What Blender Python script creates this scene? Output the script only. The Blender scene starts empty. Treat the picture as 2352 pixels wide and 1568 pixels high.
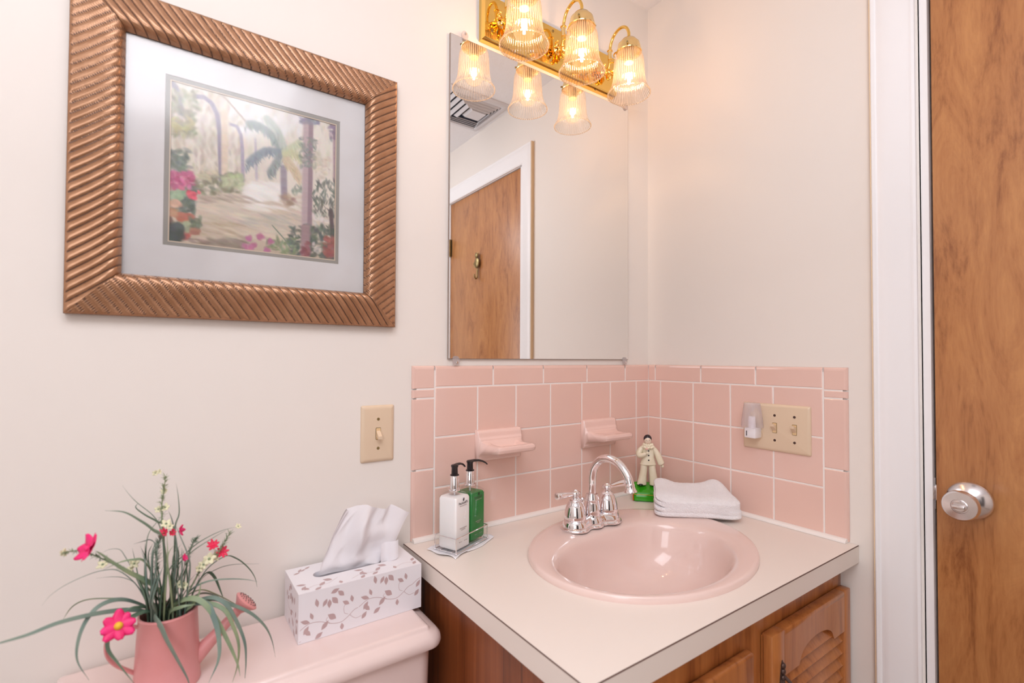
import bpy, bmesh, math, random
import numpy as np
from mathutils import Vector, Matrix, noise
random.seed(7)
S = bpy.context.scene
COL = S.collection
PI = math.pi
W, H = 2352, 1568
FLOOR = -0.033          # floor height; the counter top is at 0.80
CEIL = 2.268

# ------------------------------------------------------------------ camera, light, exposure
F, YAW, PITCH, ROLL = 1122.248, 0.61415, 0.01967, 0.0041
CAMP = Vector((-1.19924, -0.97943, 1.19017)); SHY = 17.65
_d = Vector((math.sin(YAW)*math.cos(PITCH), math.cos(YAW)*math.cos(PITCH), math.sin(PITCH)))
_r = _d.cross(Vector((0, 0, 1))).normalized(); _u = _r.cross(_d)
R_ = _r*math.cos(ROLL)+_u*math.sin(ROLL); U_ = -_r*math.sin(ROLL)+_u*math.cos(ROLL)
cam = bpy.data.cameras.new('camera'); camo = bpy.data.objects.new('camera', cam); COL.objects.link(camo)
cam.sensor_width = 36; cam.lens = 36*F/W; cam.shift_y = SHY/W; cam.clip_start = 0.02
camo.matrix_world = Matrix(((R_.x, U_.x, -_d.x, CAMP.x), (R_.y, U_.y, -_d.y, CAMP.y), (R_.z, U_.z, -_d.z, CAMP.z), (0, 0, 0, 1)))
cam.dof.use_dof = True; cam.dof.focus_distance = 1.22; cam.dof.aperture_fstop = 3.4
S.camera = camo
w = bpy.data.worlds.new('world'); S.world = w; w.use_nodes = True
w.node_tree.nodes['Background'].inputs[0].default_value = (1, 0.97, 0.95, 1)
w.node_tree.nodes['Background'].inputs[1].default_value = 0.3
S.view_settings.view_transform = 'Standard'; S.view_settings.look = 'None'
S.view_settings.exposure = 0.19; S.view_settings.gamma = 1; S.view_settings.use_curve_mapping = False
try:
    S.cycles.use_denoising = True; S.cycles.max_bounces = 10; S.cycles.transparent_max_bounces = 24
    S.cycles.caustics_reflective = False; S.cycles.caustics_refractive = False; S.cycles.sample_clamp_indirect = 6
except Exception: pass

def area(name, loc, rot, sx, sy, power, color):
    l = bpy.data.lights.new(name, 'AREA'); l.shape = 'RECTANGLE'; l.size = sx; l.size_y = sy; l.energy = power; l.color = color
    o = bpy.data.objects.new(name, l); o.location = loc; o.rotation_euler = rot; COL.objects.link(o); return o
area('ceiling_bounce_light', (-1.35, -1.15, CEIL-0.03), (0, 0, 0), 1.1, 1.0, 10.5, (0.99, 1.015, 1.08))
area('upturned_flash', (-1.30, -1.30, 1.62), (math.radians(172), 0, math.radians(-30)), 0.35, 0.35, 9.8, (0.99, 1.015, 1.08))
area('window_light', (-2.25, -1.75, 1.45), (math.radians(84), 0, math.radians(-62)), 1.0, 1.1, 11.0, (0.99, 1.015, 1.08))  # added fill lamp near the left wall, no window behind it
BULB = 1.45

# ------------------------------------------------------------------ pixel -> point on a plane (measuring aid)
def ray(px, py): return _d + R_*((px-W/2)/F) + U_*((H/2+SHY-py)/F)
def AP(px, py, d=0.0):            # point on the plane y = -d
    v = ray(px, py); t = (-d-CAMP.y)/v.y; return CAMP+v*t

# ------------------------------------------------------------------ materials
def lin(c):
    if isinstance(c, str):
        c = [int(c[i:i+2], 16)/255 for i in (0, 2, 4)]
        c = [x/12.92 if x <= 0.04045 else ((x+0.055)/1.055)**2.4 for x in c]
    return (*c, 1.0)
def new_mat(name):
    m = bpy.data.materials.new(name); m.use_nodes = True
    return m, m.node_tree.nodes, m.node_tree.links, m.node_tree.nodes['Principled BSDF']
def mat(name, col, rough=0.5, metal=0.0, spec=0.5, coat=0.0, bump=None, vary=None, sub=0.0, emit=None, sheen=0.0):
    m, n, l, p = new_mat(name)
    p.inputs['Base Color'].default_value = lin(col); p.inputs['Roughness'].default_value = rough
    p.inputs['Metallic'].default_value = metal; p.inputs['Specular IOR Level'].default_value = spec
    p.inputs['Coat Weight'].default_value = coat; p.inputs['Coat Roughness'].default_value = 0.08
    if sheen: p.inputs['Sheen Weight'].default_value = sheen
    if sub:
        p.inputs['Subsurface Weight'].default_value = sub; p.inputs['Subsurface Radius'].default_value = (0.01, 0.006, 0.005)
        p.inputs['Subsurface Scale'].default_value = 0.5
    if emit: p.inputs['Emission Color'].default_value = lin(emit[0]); p.inputs['Emission Strength'].default_value = emit[1]
    tc = n.new('ShaderNodeTexCoord')
    if bump:
        t = n.new('ShaderNodeTexNoise'); t.inputs['Scale'].default_value = bump[0]; t.inputs['Detail'].default_value = 4
        b = n.new('ShaderNodeBump'); b.inputs['Strength'].default_value = bump[1]; b.inputs['Distance'].default_value = bump[2]
        l.new(tc.outputs['Object'], t.inputs['Vector']); l.new(t.outputs['Fac'], b.inputs['Height']); l.new(b.outputs[0], p.inputs['Normal'])
    if vary:    # (scale, other colour)
        t = n.new('ShaderNodeTexNoise'); t.inputs['Scale'].default_value = vary[0]; t.inputs['Detail'].default_value = 5
        r = n.new('ShaderNodeValToRGB'); r.color_ramp.elements[0].position = 0.35; r.color_ramp.elements[1].position = 0.65
        r.color_ramp.elements[0].color = lin(col); r.color_ramp.elements[1].color = lin(vary[1])
        l.new(tc.outputs['Object'], t.inputs['Vector']); l.new(t.outputs['Fac'], r.inputs[0]); l.new(r.outputs[0], p.inputs['Base Color'])
    return m
def wood(name, c0, c1, c2, scale=(9, 9, 0.9), rough=0.35, fig=1.0, coat=0.2, fine=(160, 160, 5), det=0.6):
    m, n, l, p = new_mat(name)
    p.inputs['Roughness'].default_value = rough; p.inputs['Coat Weight'].default_value = coat; p.inputs['Coat Roughness'].default_value = 0.25
    tc = n.new('ShaderNodeTexCoord'); mp = n.new('ShaderNodeMapping'); mp.inputs['Scale'].default_value = scale
    l.new(tc.outputs['Object'], mp.inputs['Vector'])
    a = n.new('ShaderNodeTexNoise'); a.inputs['Scale'].default_value = 1.0; a.inputs['Detail'].default_value = 9; a.inputs['Distortion'].default_value = 1.6*fig
    a.inputs['Roughness'].default_value = det
    l.new(mp.outputs[0], a.inputs['Vector'])
    mp2 = n.new('ShaderNodeMapping'); mp2.inputs['Scale'].default_value = fine; l.new(tc.outputs['Object'], mp2.inputs['Vector'])
    b = n.new('ShaderNodeTexNoise'); b.inputs['Scale'].default_value = 1.0; b.inputs['Detail'].default_value = 3; l.new(mp2.outputs[0], b.inputs['Vector'])
    mx = n.new('ShaderNodeMath'); mx.operation = 'MULTIPLY_ADD'; mx.inputs[1].default_value = 0.22
    l.new(b.outputs['Fac'], mx.inputs[0])
    m2 = n.new('ShaderNodeMath'); m2.operation = 'MULTIPLY'; m2.inputs[1].default_value = 0.8; l.new(a.outputs['Fac'], m2.inputs[0]); l.new(m2.outputs[0], mx.inputs[2])
    r = n.new('ShaderNodeValToRGB'); e = r.color_ramp.elements
    e[0].position = 0.34; e[0].color = lin(c0); e[1].position = 0.66; e[1].color = lin(c2)
    x = e.new(0.48); x.color = lin(c1)
    l.new(mx.outputs[0], r.inputs[0]); l.new(r.outputs[0], p.inputs['Base Color'])
    bp = n.new('ShaderNodeBump'); bp.inputs['Strength'].default_value = 0.12; bp.inputs['Distance'].default_value = 0.0006
    l.new(b.outputs['Fac'], bp.inputs['Height']); l.new(bp.outputs[0], p.inputs['Normal'])
    return m
def clear(name, tint, body=None, body_f=0.0, gloss=1.0, rough=0.03, ior=1.5, transl=0.0, refr=0.0):
    """thin clear plastic / glass: light goes through it, with a fresnel gloss and a share of milky body"""
    m = bpy.data.materials.new(name); m.use_nodes = True; n = m.node_tree.nodes; l = m.node_tree.links; n.clear()
    out = n.new('ShaderNodeOutputMaterial'); tr = n.new('ShaderNodeBsdfTransparent'); tr.inputs[0].default_value = lin(tint)
    gl = n.new('ShaderNodeBsdfGlossy'); gl.inputs['Roughness'].default_value = rough
    fr = n.new('ShaderNodeLayerWeight'); fr.inputs[0].default_value = 0.5; f0 = ((ior-1)/(ior+1))**2
    pw = n.new('ShaderNodeMath'); pw.operation = 'POWER'; pw.inputs[1].default_value = 4.5; l.new(fr.outputs['Facing'], pw.inputs[0])
    mg = n.new('ShaderNodeMath'); mg.operation = 'MULTIPLY_ADD'; mg.inputs[1].default_value = (1-f0)*gloss; mg.inputs[2].default_value = f0*gloss; mg.use_clamp = True; l.new(pw.outputs[0], mg.inputs[0])
    cur = tr
    if refr:
        rf = n.new('ShaderNodeBsdfRefraction'); rf.inputs['IOR'].default_value = 1.22; rf.inputs['Roughness'].default_value = 0.02; rf.inputs[0].default_value = lin(tint)
        mr_ = n.new('ShaderNodeMixShader'); mr_.inputs[0].default_value = refr; l.new(tr.outputs[0], mr_.inputs[1]); l.new(rf.outputs[0], mr_.inputs[2]); cur = tr = mr_
    if body_f > 0 or transl > 0:
        df = n.new('ShaderNodeBsdfDiffuse'); df.inputs[0].default_value = lin(body or tint)
        ts = n.new('ShaderNodeBsdfTranslucent'); ts.inputs[0].default_value = lin(body or tint)
        mb = n.new('ShaderNodeMixShader'); mb.inputs[0].default_value = transl/(body_f+transl)
        l.new(df.outputs[0], mb.inputs[1]); l.new(ts.outputs[0], mb.inputs[2])
        mc = n.new('ShaderNodeMixShader'); mc.inputs[0].default_value = min(1, body_f+transl)
        l.new(tr.outputs[0], mc.inputs[1]); l.new(mb.outputs[0], mc.inputs[2]); cur = mc
    ms = n.new('ShaderNodeMixShader'); l.new(mg.outputs[0], ms.inputs[0]); l.new(cur.outputs[0], ms.inputs[1]); l.new(gl.outputs[0], ms.inputs[2])
    l.new(ms.outputs[0], out.inputs[0]); return m
def vcol_mat(name, rough=0.6):
    m, n, l, p = new_mat(name); a = n.new('ShaderNodeVertexColor'); a.layer_name = 'paint'
    l.new(a.outputs['Color'], p.inputs['Base Color']); p.inputs['Roughness'].default_value = rough; return m

M = {}
M['wall'] = mat('wall_paint', (0.84, 0.775, 0.72), 0.6, spec=0.25, bump=(60, 0.05, 0.002))
M['ceil'] = mat('ceiling_texture', (0.89, 0.87, 0.88), 0.85, bump=(28, 0.55, 0.006))
M['floor'] = mat('floor_vinyl', (0.45, 0.36, 0.30), 0.4, vary=(6, (0.38, 0.30, 0.25)))
M['trim'] = mat('white_trim_paint', (0.90, 0.875, 0.875), 0.35)
M['cream_edge'] = mat('unpainted_casing_edge', (0.80, 0.60, 0.38), 0.5)
M['tile'] = mat('pink_glazed_tile', (0.80, 0.54, 0.465), 0.10, spec=0.55, vary=(2.5, (0.815, 0.555, 0.475)))
M['grout'] = mat('white_grout', (0.88, 0.80, 0.76), 0.7)
M['caulk'] = mat('white_caulk', (0.86, 0.80, 0.76), 0.25)
M['soapdish'] = mat('pink_ceramic_dish', (0.82, 0.575, 0.51), 0.12, spec=0.6)
M['china'] = mat('pink_china', (0.82, 0.63, 0.575), 0.07, spec=0.6)
M['tank'] = mat('pink_tank_china', (0.84, 0.67, 0.63), 0.12, spec=0.55)
M['counter'] = mat('cream_laminate', (0.835, 0.745, 0.675), 0.33, spec=0.4)
M['seam'] = mat('laminate_seam', (0.16, 0.09, 0.07), 0.6)
M['chrome'] = mat('chrome', (0.86, 0.84, 0.86), 0.04, metal=1.0)
M['satin'] = mat('brushed_steel', (0.80, 0.76, 0.76), 0.2, metal=1.0)
M['dark'] = mat('black_shadow_gap', (0.015, 0.01, 0.01), 0.8)
M['brass'] = mat('polished_brass', (0.93, 0.62, 0.17), 0.05, metal=1.0)
M['brass_soft'] = mat('lacquered_brass', (0.94, 0.72, 0.34), 0.22, metal=1.0)
M['antique'] = mat('antique_brass', (0.33, 0.25, 0.12), 0.35, metal=1.0)
M['mirror'] = mat('mirror_silver', (0.93, 0.93, 0.92), 0.0, metal=1.0)
M['mirror_edge'] = mat('mirror_glass_edge', (0.35, 0.27, 0.23), 0.2)
M['clip'] = clear('clear_plastic_clip', (0.93, 0.9, 0.9), (0.85, 0.8, 0.8), 0.25, 1.2, 0.08)
M['almond'] = mat('almond_plastic', (0.74, 0.57, 0.41), 0.28)
M['almond2'] = mat('yellowed_plastic', (0.78, 0.55, 0.30), 0.3)
M['screw'] = mat('dark_screw', (0.10, 0.06, 0.05), 0.4, metal=0.6)
M['whiteplastic'] = mat('white_plastic', (0.86, 0.82, 0.84), 0.25)
M['black'] = mat('black_plastic', (0.012, 0.009, 0.011), 0.22)
M['ink'] = mat('dark_print', (0.06, 0.04, 0.04), 0.5)
M['ink2'] = mat('grey_print', (0.33, 0.27, 0.26), 0.5)
M['shade'] = clear('ribbed_clear_glass', (0.97, 0.94, 0.90), (1.0, 0.86, 0.72), 0.02, 1.5, 0.06, 1.5, 0.15, refr=0.3)
M['shade_clear'] = clear('flute_clear_glass', (0.98, 0.95, 0.91), (1.0, 0.86, 0.72), 0.005, 1.2, 0.05, 1.5, 0.02, refr=0.3)
M['bulb'] = clear('clear_bulb_glass', (0.99, 0.97, 0.94), (1, 0.9, 0.75), 0.005, 0.8, 0.02, 1.4, 0.01)
M['filament'] = mat('glowing_filament', (1, 0.8, 0.5), 0.5, emit=((1, 0.80, 0.52), 60))
M['diffuser'] = clear('night_light_plastic', (0.97, 0.95, 0.97), (0.92, 0.88, 0.92), 0.20, 0.6, 0.15, 1.45, 0.15)
M['glass'] = clear('clear_glass', (0.99, 0.985, 0.985), None, 0, 1.0, 0.02, 1.45)
M['picglass'] = clear('picture_glazing', (0.99, 0.99, 0.99), None, 0, 1.15, 0.12, 1.5)
M['lotion'] = mat('white_lotion', (0.96, 0.945, 0.935), 0.45, sub=0.1)
M['soap'] = clear('green_liquid_soap', (0.12, 0.62, 0.22), (0.07, 0.45, 0.13), 0.32, 0.8, 0.03, 1.4, 0.18)
M['paper'] = mat('white_paper', (0.87, 0.85, 0.87), 0.8)
M['tissue'] = clear('tissue_paper', (0.95, 0.93, 0.96), (0.90, 0.87, 0.90), 0.70, 0.0, 0.5, 1.1, 0.22)
M['carton'] = mat('white_carton', (0.83, 0.80, 0.83), 0.45)
M['leafprint'] = mat('mauve_leaf_print', (0.52, 0.37, 0.37), 0.5)
M['towel'] = mat('white_terry', (0.97, 0.94, 0.955), 0.95, bump=(420, 0.9, 0.004), sheen=0.3)
M['canpink'] = mat('pink_painted_metal', (0.72, 0.29, 0.28), 0.38, vary=(14, (0.76, 0.34, 0.34)))
M['can_in'] = mat('dark_can_inside', (0.05, 0.04, 0.04), 0.7)
M['leaf1'] = mat('dark_grass_blade', (0.10, 0.18, 0.12), 0.5, vary=(25, (0.17, 0.24, 0.16)))
M['leaf2'] = mat('pale_grass_blade', (0.33, 0.38, 0.21), 0.5, vary=(25, (0.20, 0.28, 0.17)))
M['leaf3'] = mat('grey_green_blade', (0.22, 0.28, 0.22), 0.5, vary=(25, (0.13, 0.20, 0.17)))
M['pinkpetal'] = mat('magenta_petal', (0.80, 0.012, 0.14), 0.5, vary=(60, (0.90, 0.03, 0.22)))
M['redpetal'] = mat('red_pink_petal', (0.80, 0.03, 0.10), 0.5)
M['whitepetal'] = mat('cream_petal', (0.80, 0.76, 0.52), 0.6)
M['yellow'] = mat('yellow_centre', (0.85, 0.50, 0.03), 0.6)
M['door'] = wood('door_veneer', (0.25, 0.085, 0.028), (0.44, 0.18, 0.062), (0.56, 0.255, 0.092), (15, 15, 3.4), 0.3, 1.1, 0.3, (230, 230, 30), 0.72)
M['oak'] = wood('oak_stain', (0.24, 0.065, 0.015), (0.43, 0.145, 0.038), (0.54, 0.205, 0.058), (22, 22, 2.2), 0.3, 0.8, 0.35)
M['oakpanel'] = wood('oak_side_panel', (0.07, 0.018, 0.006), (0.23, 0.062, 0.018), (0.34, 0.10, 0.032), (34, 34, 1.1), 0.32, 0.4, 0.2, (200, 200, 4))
M['frame'] = mat('bronze_leaf_frame', (0.38, 0.185, 0.092), 0.27, metal=0.5, spec=0.8, vary=(35, (0.46, 0.240, 0.13)))
M['glaze'] = mat('dark_groove_glaze', (0.12, 0.055, 0.03), 0.4)  # shade of the frame grooves put into the colour
M['framedark'] = mat('frame_lip', (0.10, 0.05, 0.04), 0.5)
M['fillet'] = mat('taupe_inner_mat', (0.30, 0.28, 0.25), 0.6)
M['gold'] = mat('gold_fillet', (0.62, 0.50, 0.38), 0.45)
M['matboard'] = mat('mottled_mat', (0.75, 0.73, 0.735), 0.8, vary=(11, (0.69, 0.655, 0.645)))
M['print'] = vcol_mat('garden_print')
M['ivory'] = mat('ivory_glaze', (0.80, 0.71, 0.52), 0.3, vary=(40, (0.84, 0.77, 0.60)))
M['face'] = mat('painted_face', (0.84, 0.70, 0.56), 0.35)
M['blush'] = mat('pink_paint', (0.86, 0.50, 0.45), 0.4)
M['blackglaze'] = mat('black_glaze', (0.02, 0.013, 0.02), 0.2)
M['greenglaze'] = mat('green_glaze', (0.035, 0.34, 0.01), 0.12)
M['goldpaint'] = mat('gold_paint', (0.70, 0.38, 0.03), 0.35)
M['orangepaint'] = mat('orange_paint', (0.55, 0.12, 0.01), 0.35)
M['metalvent'] = mat('vent_enamel', (0.74, 0.72, 0.74), 0.4)
M['duct'] = mat('dark_duct', (0.03, 0.04, 0.07), 0.8)

# ------------------------------------------------------------------ mesh builder
class MB:
    def __init__(s): s.v, s.f, s.m, s.s = [], [], [], []; s.mi = 0; s.T = None; s.cols = None
    def add(s, vs, fs, smooth=True):
        o = len(s.v)
        for p in vs:
            p = Vector(p); s.v.append(s.T @ p if s.T else p)
        for f in fs: s.f.append([i+o for i in f]); s.m.append(s.mi); s.s.append(smooth)
        return s
    def box(s, a, b, bev=0.0, seg=2):
        a, b = Vector(a), Vector(b); a, b = Vector(map(min, a, b)), Vector(map(max, a, b))
        if bev <= 0:
            vs = [(x, y, z) for x in (a.x, b.x) for y in (a.y, b.y) for z in (a.z, b.z)]
            return s.add(vs, [(0, 1, 3, 2), (4, 6, 7, 5), (0, 4, 5, 1), (2, 3, 7, 6), (0, 2, 6, 4), (1, 5, 7, 3)], False)
        bm = bmesh.new(); bmesh.ops.create_cube(bm, size=1)
        for v in bm.verts: v.co = Vector((a[i]+(v.co[i]+.5)*(b[i]-a[i]) for i in range(3)))
        bmesh.ops.bevel(bm, geom=bm.edges[:], offset=bev, segments=seg, profile=0.5, affect='EDGES')
        return s.frombm(bm)
    def frombm(s, bm, smooth=True):
        bm.verts.index_update(); s.add([v.co.copy() for v in bm.verts], [[v.index for v in f.verts] for f in bm.faces], smooth); bm.free(); return s
    def lathe(s, prof, c=(0, 0, 0), ax=(0, 0, 1), n=32, sx=1.0, sy=1.0, rib=None, caps=True):
        c = Vector(c); q = Vector((0, 0, 1)).rotation_difference(Vector(ax).normalized()).to_matrix()
        vs, fs = [], []
        for (r, z) in prof:
            for i in range(n):
                t = 2*PI*i/n; rr = r*(rib(t, z) if rib else 1)
                vs.append(c+q @ Vector((rr*math.cos(t)*sx, rr*math.sin(t)*sy, z)))
        for j in range(len(prof)-1):
            for i in range(n):
                k = (i+1) % n; fs.append((j*n+i, j*n+k, (j+1)*n+k, (j+1)*n+i))
        if caps:
            if prof[0][0] > 1e-6: fs.append(tuple(range(n))[::-1])
            if prof[-1][0] > 1e-6: fs.append(tuple((len(prof)-1)*n+i for i in range(n)))
        return s.add(vs, fs)
    def tube(s, pts, rad, n=10, caps=True, flat=None, closed=False):
        P = [Vector(p) for p in pts]; m = len(P)
        rad = rad if hasattr(rad, '__len__') else [rad]*m
        T = []
        for i in range(m):
            a = P[(i-1) % m] if (closed or i) else P[0]; b = P[(i+1) % m] if (closed or i < m-1) else P[-1]
            T.append((b-a).normalized())
        up = Vector((0, 0, 1)) if abs(T[0].z) < 0.9 else Vector((1, 0, 0))
        N = (up-T[0]*up.dot(T[0])).normalized(); vs, fs = [], []
        for i in range(m):
            N = (N-T[i]*N.dot(T[i])); N = N.normalized() if N.length > 1e-6 else T[i].orthogonal().normalized()
            B = T[i].cross(N)
            for k in range(n):
                t = 2*PI*k/n; vs.append(P[i]+N*rad[i]*math.cos(t)*(flat or 1)+B*rad[i]*math.sin(t))
        for i in range(m if closed else m-1):
            j = (i+1) % m
            for k in range(n): l = (k+1) % n; fs.append((i*n+k, i*n+l, j*n+l, j*n+k))
        if caps and not closed: fs.append(tuple(range(n))[::-1]); fs.append(tuple((m-1)*n+k for k in range(n)))
        return s.add(vs, fs)
    def grid(s, fn, nu, nv, cu=False, cv=False, smooth=True):
        vs = [fn(i/(nu if cu else nu-1), j/(nv if cv else nv-1)) for i in range(nu) for j in range(nv)]
        fs = [(i*nv+j, ((i+1) % nu)*nv+j, ((i+1) % nu)*nv+(j+1) % nv, i*nv+(j+1) % nv) for i in range(nu if cu else nu-1) for j in range(nv if cv else nv-1)]
        return s.add(vs, fs, smooth)
    def loft(s, rings, caps=True, smooth=True):
        n = len(rings[0]); vs = [p for r in rings for p in r]; fs = []
        for j in range(len(rings)-1):
            for i in range(n): k = (i+1) % n; fs.append((j*n+i, j*n+k, (j+1)*n+k, (j+1)*n+i))
        if caps: fs.append(tuple(range(n))[::-1]); fs.append(tuple((len(rings)-1)*n+i for i in range(n)))
        return s.add(vs, fs, smooth)
    def prism(s, poly, fn, d0, d1, smooth=False):
        """poly of 2D points; fn(a,b,d) -> 3D"""
        n = len(poly); vs = [fn(a, b, d0) for a, b in poly]+[fn(a, b, d1) for a, b in poly]
        fs = [tuple(range(n))[::-1], tuple(range(n, 2*n))]+[(i, (i+1) % n, n+(i+1) % n, n+i) for i in range(n)]
        return s.add(vs, fs, smooth)
    def ball(s, c, r, n=16, sc=(1, 1, 1)):
        c = Vector(c); pr = [(math.sin(PI*j/n), -math.cos(PI*j/n)) for j in range(n+1)]
        vs = [c+Vector((r*sc[0]*a*math.cos(2*PI*i/n), r*sc[1]*a*math.sin(2*PI*i/n), r*sc[2]*b)) for a, b in pr for i in range(n)]
        fs = [(j*n+i, j*n+(i+1) % n, (j+1)*n+(i+1) % n, (j+1)*n+i) for j in range(n) for i in range(n)]
        return s.add(vs, fs)
    def build(s, name, mats, parent=None, auto=True):
        me = bpy.data.meshes.new(name)
        inv = None
        if parent is not None:
            r = parent
            while r.parent: r = r.parent
            inv = r.matrix_basis.inverted()
        me.from_pydata([tuple(inv @ v) if inv else tuple(v) for v in s.v], [], s.f)
        mats = mats if isinstance(mats, (list, tuple)) else [mats]
        for m in mats: me.materials.append(m)
        me.polygons.foreach_set('material_index', s.m); me.polygons.foreach_set('use_smooth', s.s)
        bm = bmesh.new(); bm.from_mesh(me); bmesh.ops.remove_doubles(bm, verts=bm.verts, dist=1e-6)
        bmesh.ops.recalc_face_normals(bm, faces=bm.faces[:]); bm.to_mesh(me); bm.free()
        if auto:
            try: me.set_sharp_from_angle(angle=math.radians(40))
            except Exception: pass
        o = bpy.data.objects.new(name, me); COL.objects.link(o)
        if parent is not None: o.parent = parent
        return o
def thing(name, label, cat, loc, group=None, rz=0.0):
    o = bpy.data.objects.new(name, None); o.empty_display_size = 0.05; COL.objects.link(o)
    o.matrix_basis = Matrix.Translation(loc) @ Matrix.Rotation(rz, 4, 'Z')
    o['label'] = label; o['category'] = cat
    if group: o['group'] = group
    return o
def struct(o): o['kind'] = 'structure'; return o
def tag(o, label, cat, group=None):
    o['label'] = label; o['category'] = cat
    if group: o['group'] = group
    return o
def rrect(w_, h_, r, n=6):
    out = []
    for cx, cy, a in ((w_/2-r, h_/2-r, 0), (-w_/2+r, h_/2-r, 90), (-w_/2+r, -h_/2+r, 180), (w_/2-r, -h_/2+r, 270)):
        for i in range(n+1): t = math.radians(a+90*i/n); out.append((cx+r*math.cos(t), cy+r*math.sin(t)))
    return out
def spline(pts, n=8):
    P = [Vector(p) for p in pts]; P = [P[0]*2-P[1]]+P+[P[-1]*2-P[-2]]; out = []
    for i in range(1, len(P)-2):
        for k in range(n):
            t = k/n; a, b, c, d = P[i-1:i+3]
            out.append(0.5*((2*b)+(c-a)*t+(2*a-5*b+4*c-d)*t*t+(3*b-a-3*c+d)*t**3))
    out.append(P[-2]); return out
def text_part(name, body, size, mat_, parent, origin, xdir, zdir, extrude=0.00006, align='CENTER'):
    """flat printed lettering turned into a mesh; origin = world position, xdir reading direction, zdir up"""
    cu = bpy.data.curves.new(name, 'FONT'); cu.body = body; cu.size = size; cu.align_x = align; cu.extrude = extrude
    t = bpy.data.objects.new(name+'_c', cu); COL.objects.link(t)
    bpy.context.view_layer.update()
    me = bpy.data.meshes.new_from_object(t.evaluated_get(bpy.context.evaluated_depsgraph_get()))
    COL.objects.unlink(t); bpy.data.objects.remove(t)
    x = Vector(xdir).normalized(); z = Vector(zdir).normalized(); nrm = x.cross(z)
    mw = Matrix((( x.x, z.x, nrm.x, origin[0]), (x.y, z.y, nrm.y, origin[1]), (x.z, z.z, nrm.z, origin[2]), (0, 0, 0, 1)))
    r = parent
    while r.parent: r = r.parent
    me.transform(r.matrix_basis.inverted() @ mw); me.materials.clear(); me.materials.append(mat_)
    o = bpy.data.objects.new(name, me); COL.objects.link(o); o.parent = parent; return o

# ------------------------------------------------------------------ room shell
XL, YF = -2.35, -2.55
DY0, DY1, DTOP = -0.664, -1.310, 1.999      # door opening in the right wall
T = 0.10
b = MB(); b.box((XL-T, 0, FLOOR-T), (T, T, CEIL+T)); struct(b.build('wall_back', M['wall']))
b = MB(); b.box((0, 0, FLOOR), (T, DY0, CEIL)); b.box((0, DY1, FLOOR), (T, YF, CEIL)); b.box((0, DY0, DTOP+0.004), (T, DY1, CEIL)); struct(b.build('wall_right', M['wall']))
b = MB(); b.box((XL-T, 0, FLOOR-T), (XL, YF-T, CEIL+T)); struct(b.build('wall_left', M['wall']))
b = MB(); b.box((XL, YF, FLOOR-T), (-1.75, YF-T, CEIL+T)); b.box((-1.0, YF, FLOOR-T), (T, YF-T, CEIL+T)); b.box((-1.75, YF, 2.0), (-1.0, YF-T, CEIL+T)); struct(b.build('wall_front', M['wall']))
b = MB(); b.box((-1.85, YF-T-0.01, FLOOR), (-0.9, YF-T-0.03, 2.1)); struct(b.build('wall_passage', M['dark']))  # unseen dark doorway, added to give the chrome dark streaks
b = MB(); b.box((XL, 0, FLOOR-T), (T, YF, FLOOR)); struct(b.build('floor', M['floor']))
# ceiling with the vent hole left out (vent sits over it)
b = MB(); b.box((XL, 0, CEIL), (T, YF, CEIL+T)); struct(b.build('ceiling', M['ceil']))
b = MB(); b.box((T, DY0+0.05, FLOOR-T), (T+0.02, DY1-0.05, DTOP+0.05)); struct(b.build('wall_hall', M['dark']))  # black sheet standing in for shade in the gap behind the door
# casing around the door (moulded profile), far from the corner side the edge is bare cream
def casing_profile(wd, d=0.014):      # across the width from opening (0) to outside (wd)
    return [(0, 0), (0, d*0.55), (wd*.06, d*.72), (wd*.14, d*.60), (wd*.18, d*.66), (wd*.45, d*.80), (wd*.62, d*.98), (wd*.78, d*1.0), (wd*.86, d*.86), (wd*.9, d*1.05), (wd*.97, d*1.1), (wd, d*.95), (wd, 0)]
pr = casing_profile(0.072, 0.0145)
b = MB()
def casing_ring(k):                     # 4 stations of the mitred U
    out = []
    for a, h in pr:
        if k == 0: p = (-h, DY0+0.006+a, FLOOR)
        if k == 1: p = (-h, DY0+0.006+a, DTOP-0.002+a)
        if k == 2: p = (-h, DY1-0.006-a, DTOP-0.002+a)
        if k == 3: p = (-h, DY1-0.006-a, FLOOR)
        out.append(Vector(p))
    return out
b.loft([casing_ring(k) for k in range(4)], smooth=False); trim = struct(b.build('trim_1', M['trim']))
b = MB(); b.box((-0.0140, DY0+0.0775, FLOOR), (0, DY0+0.0792, DTOP+0.0705)); b.build('bare_edge', M['cream_edge'], trim)
# jamb lining and stop
b = MB()
b.box((0, DY0+0.002, FLOOR), (T, DY0-0.012, DTOP+0.004)); b.box((0, DY1, FLOOR), (T, DY1+0.012, DTOP+0.004)); b.box((0, DY0, DTOP-0.004), (T, DY1, DTOP+0.004))
jamb = struct(b.build('trim_2', M['trim']))
b = MB(); b.box((0.012, DY0-0.0118, 0.905), (0.030, DY0-0.0135, 0.965)); b.box((0.001, DY0-0.0118, 0.925), (0.012, DY0-0.0128, 0.95)); b.build('strike_plate', M['satin'], jamb)
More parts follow.
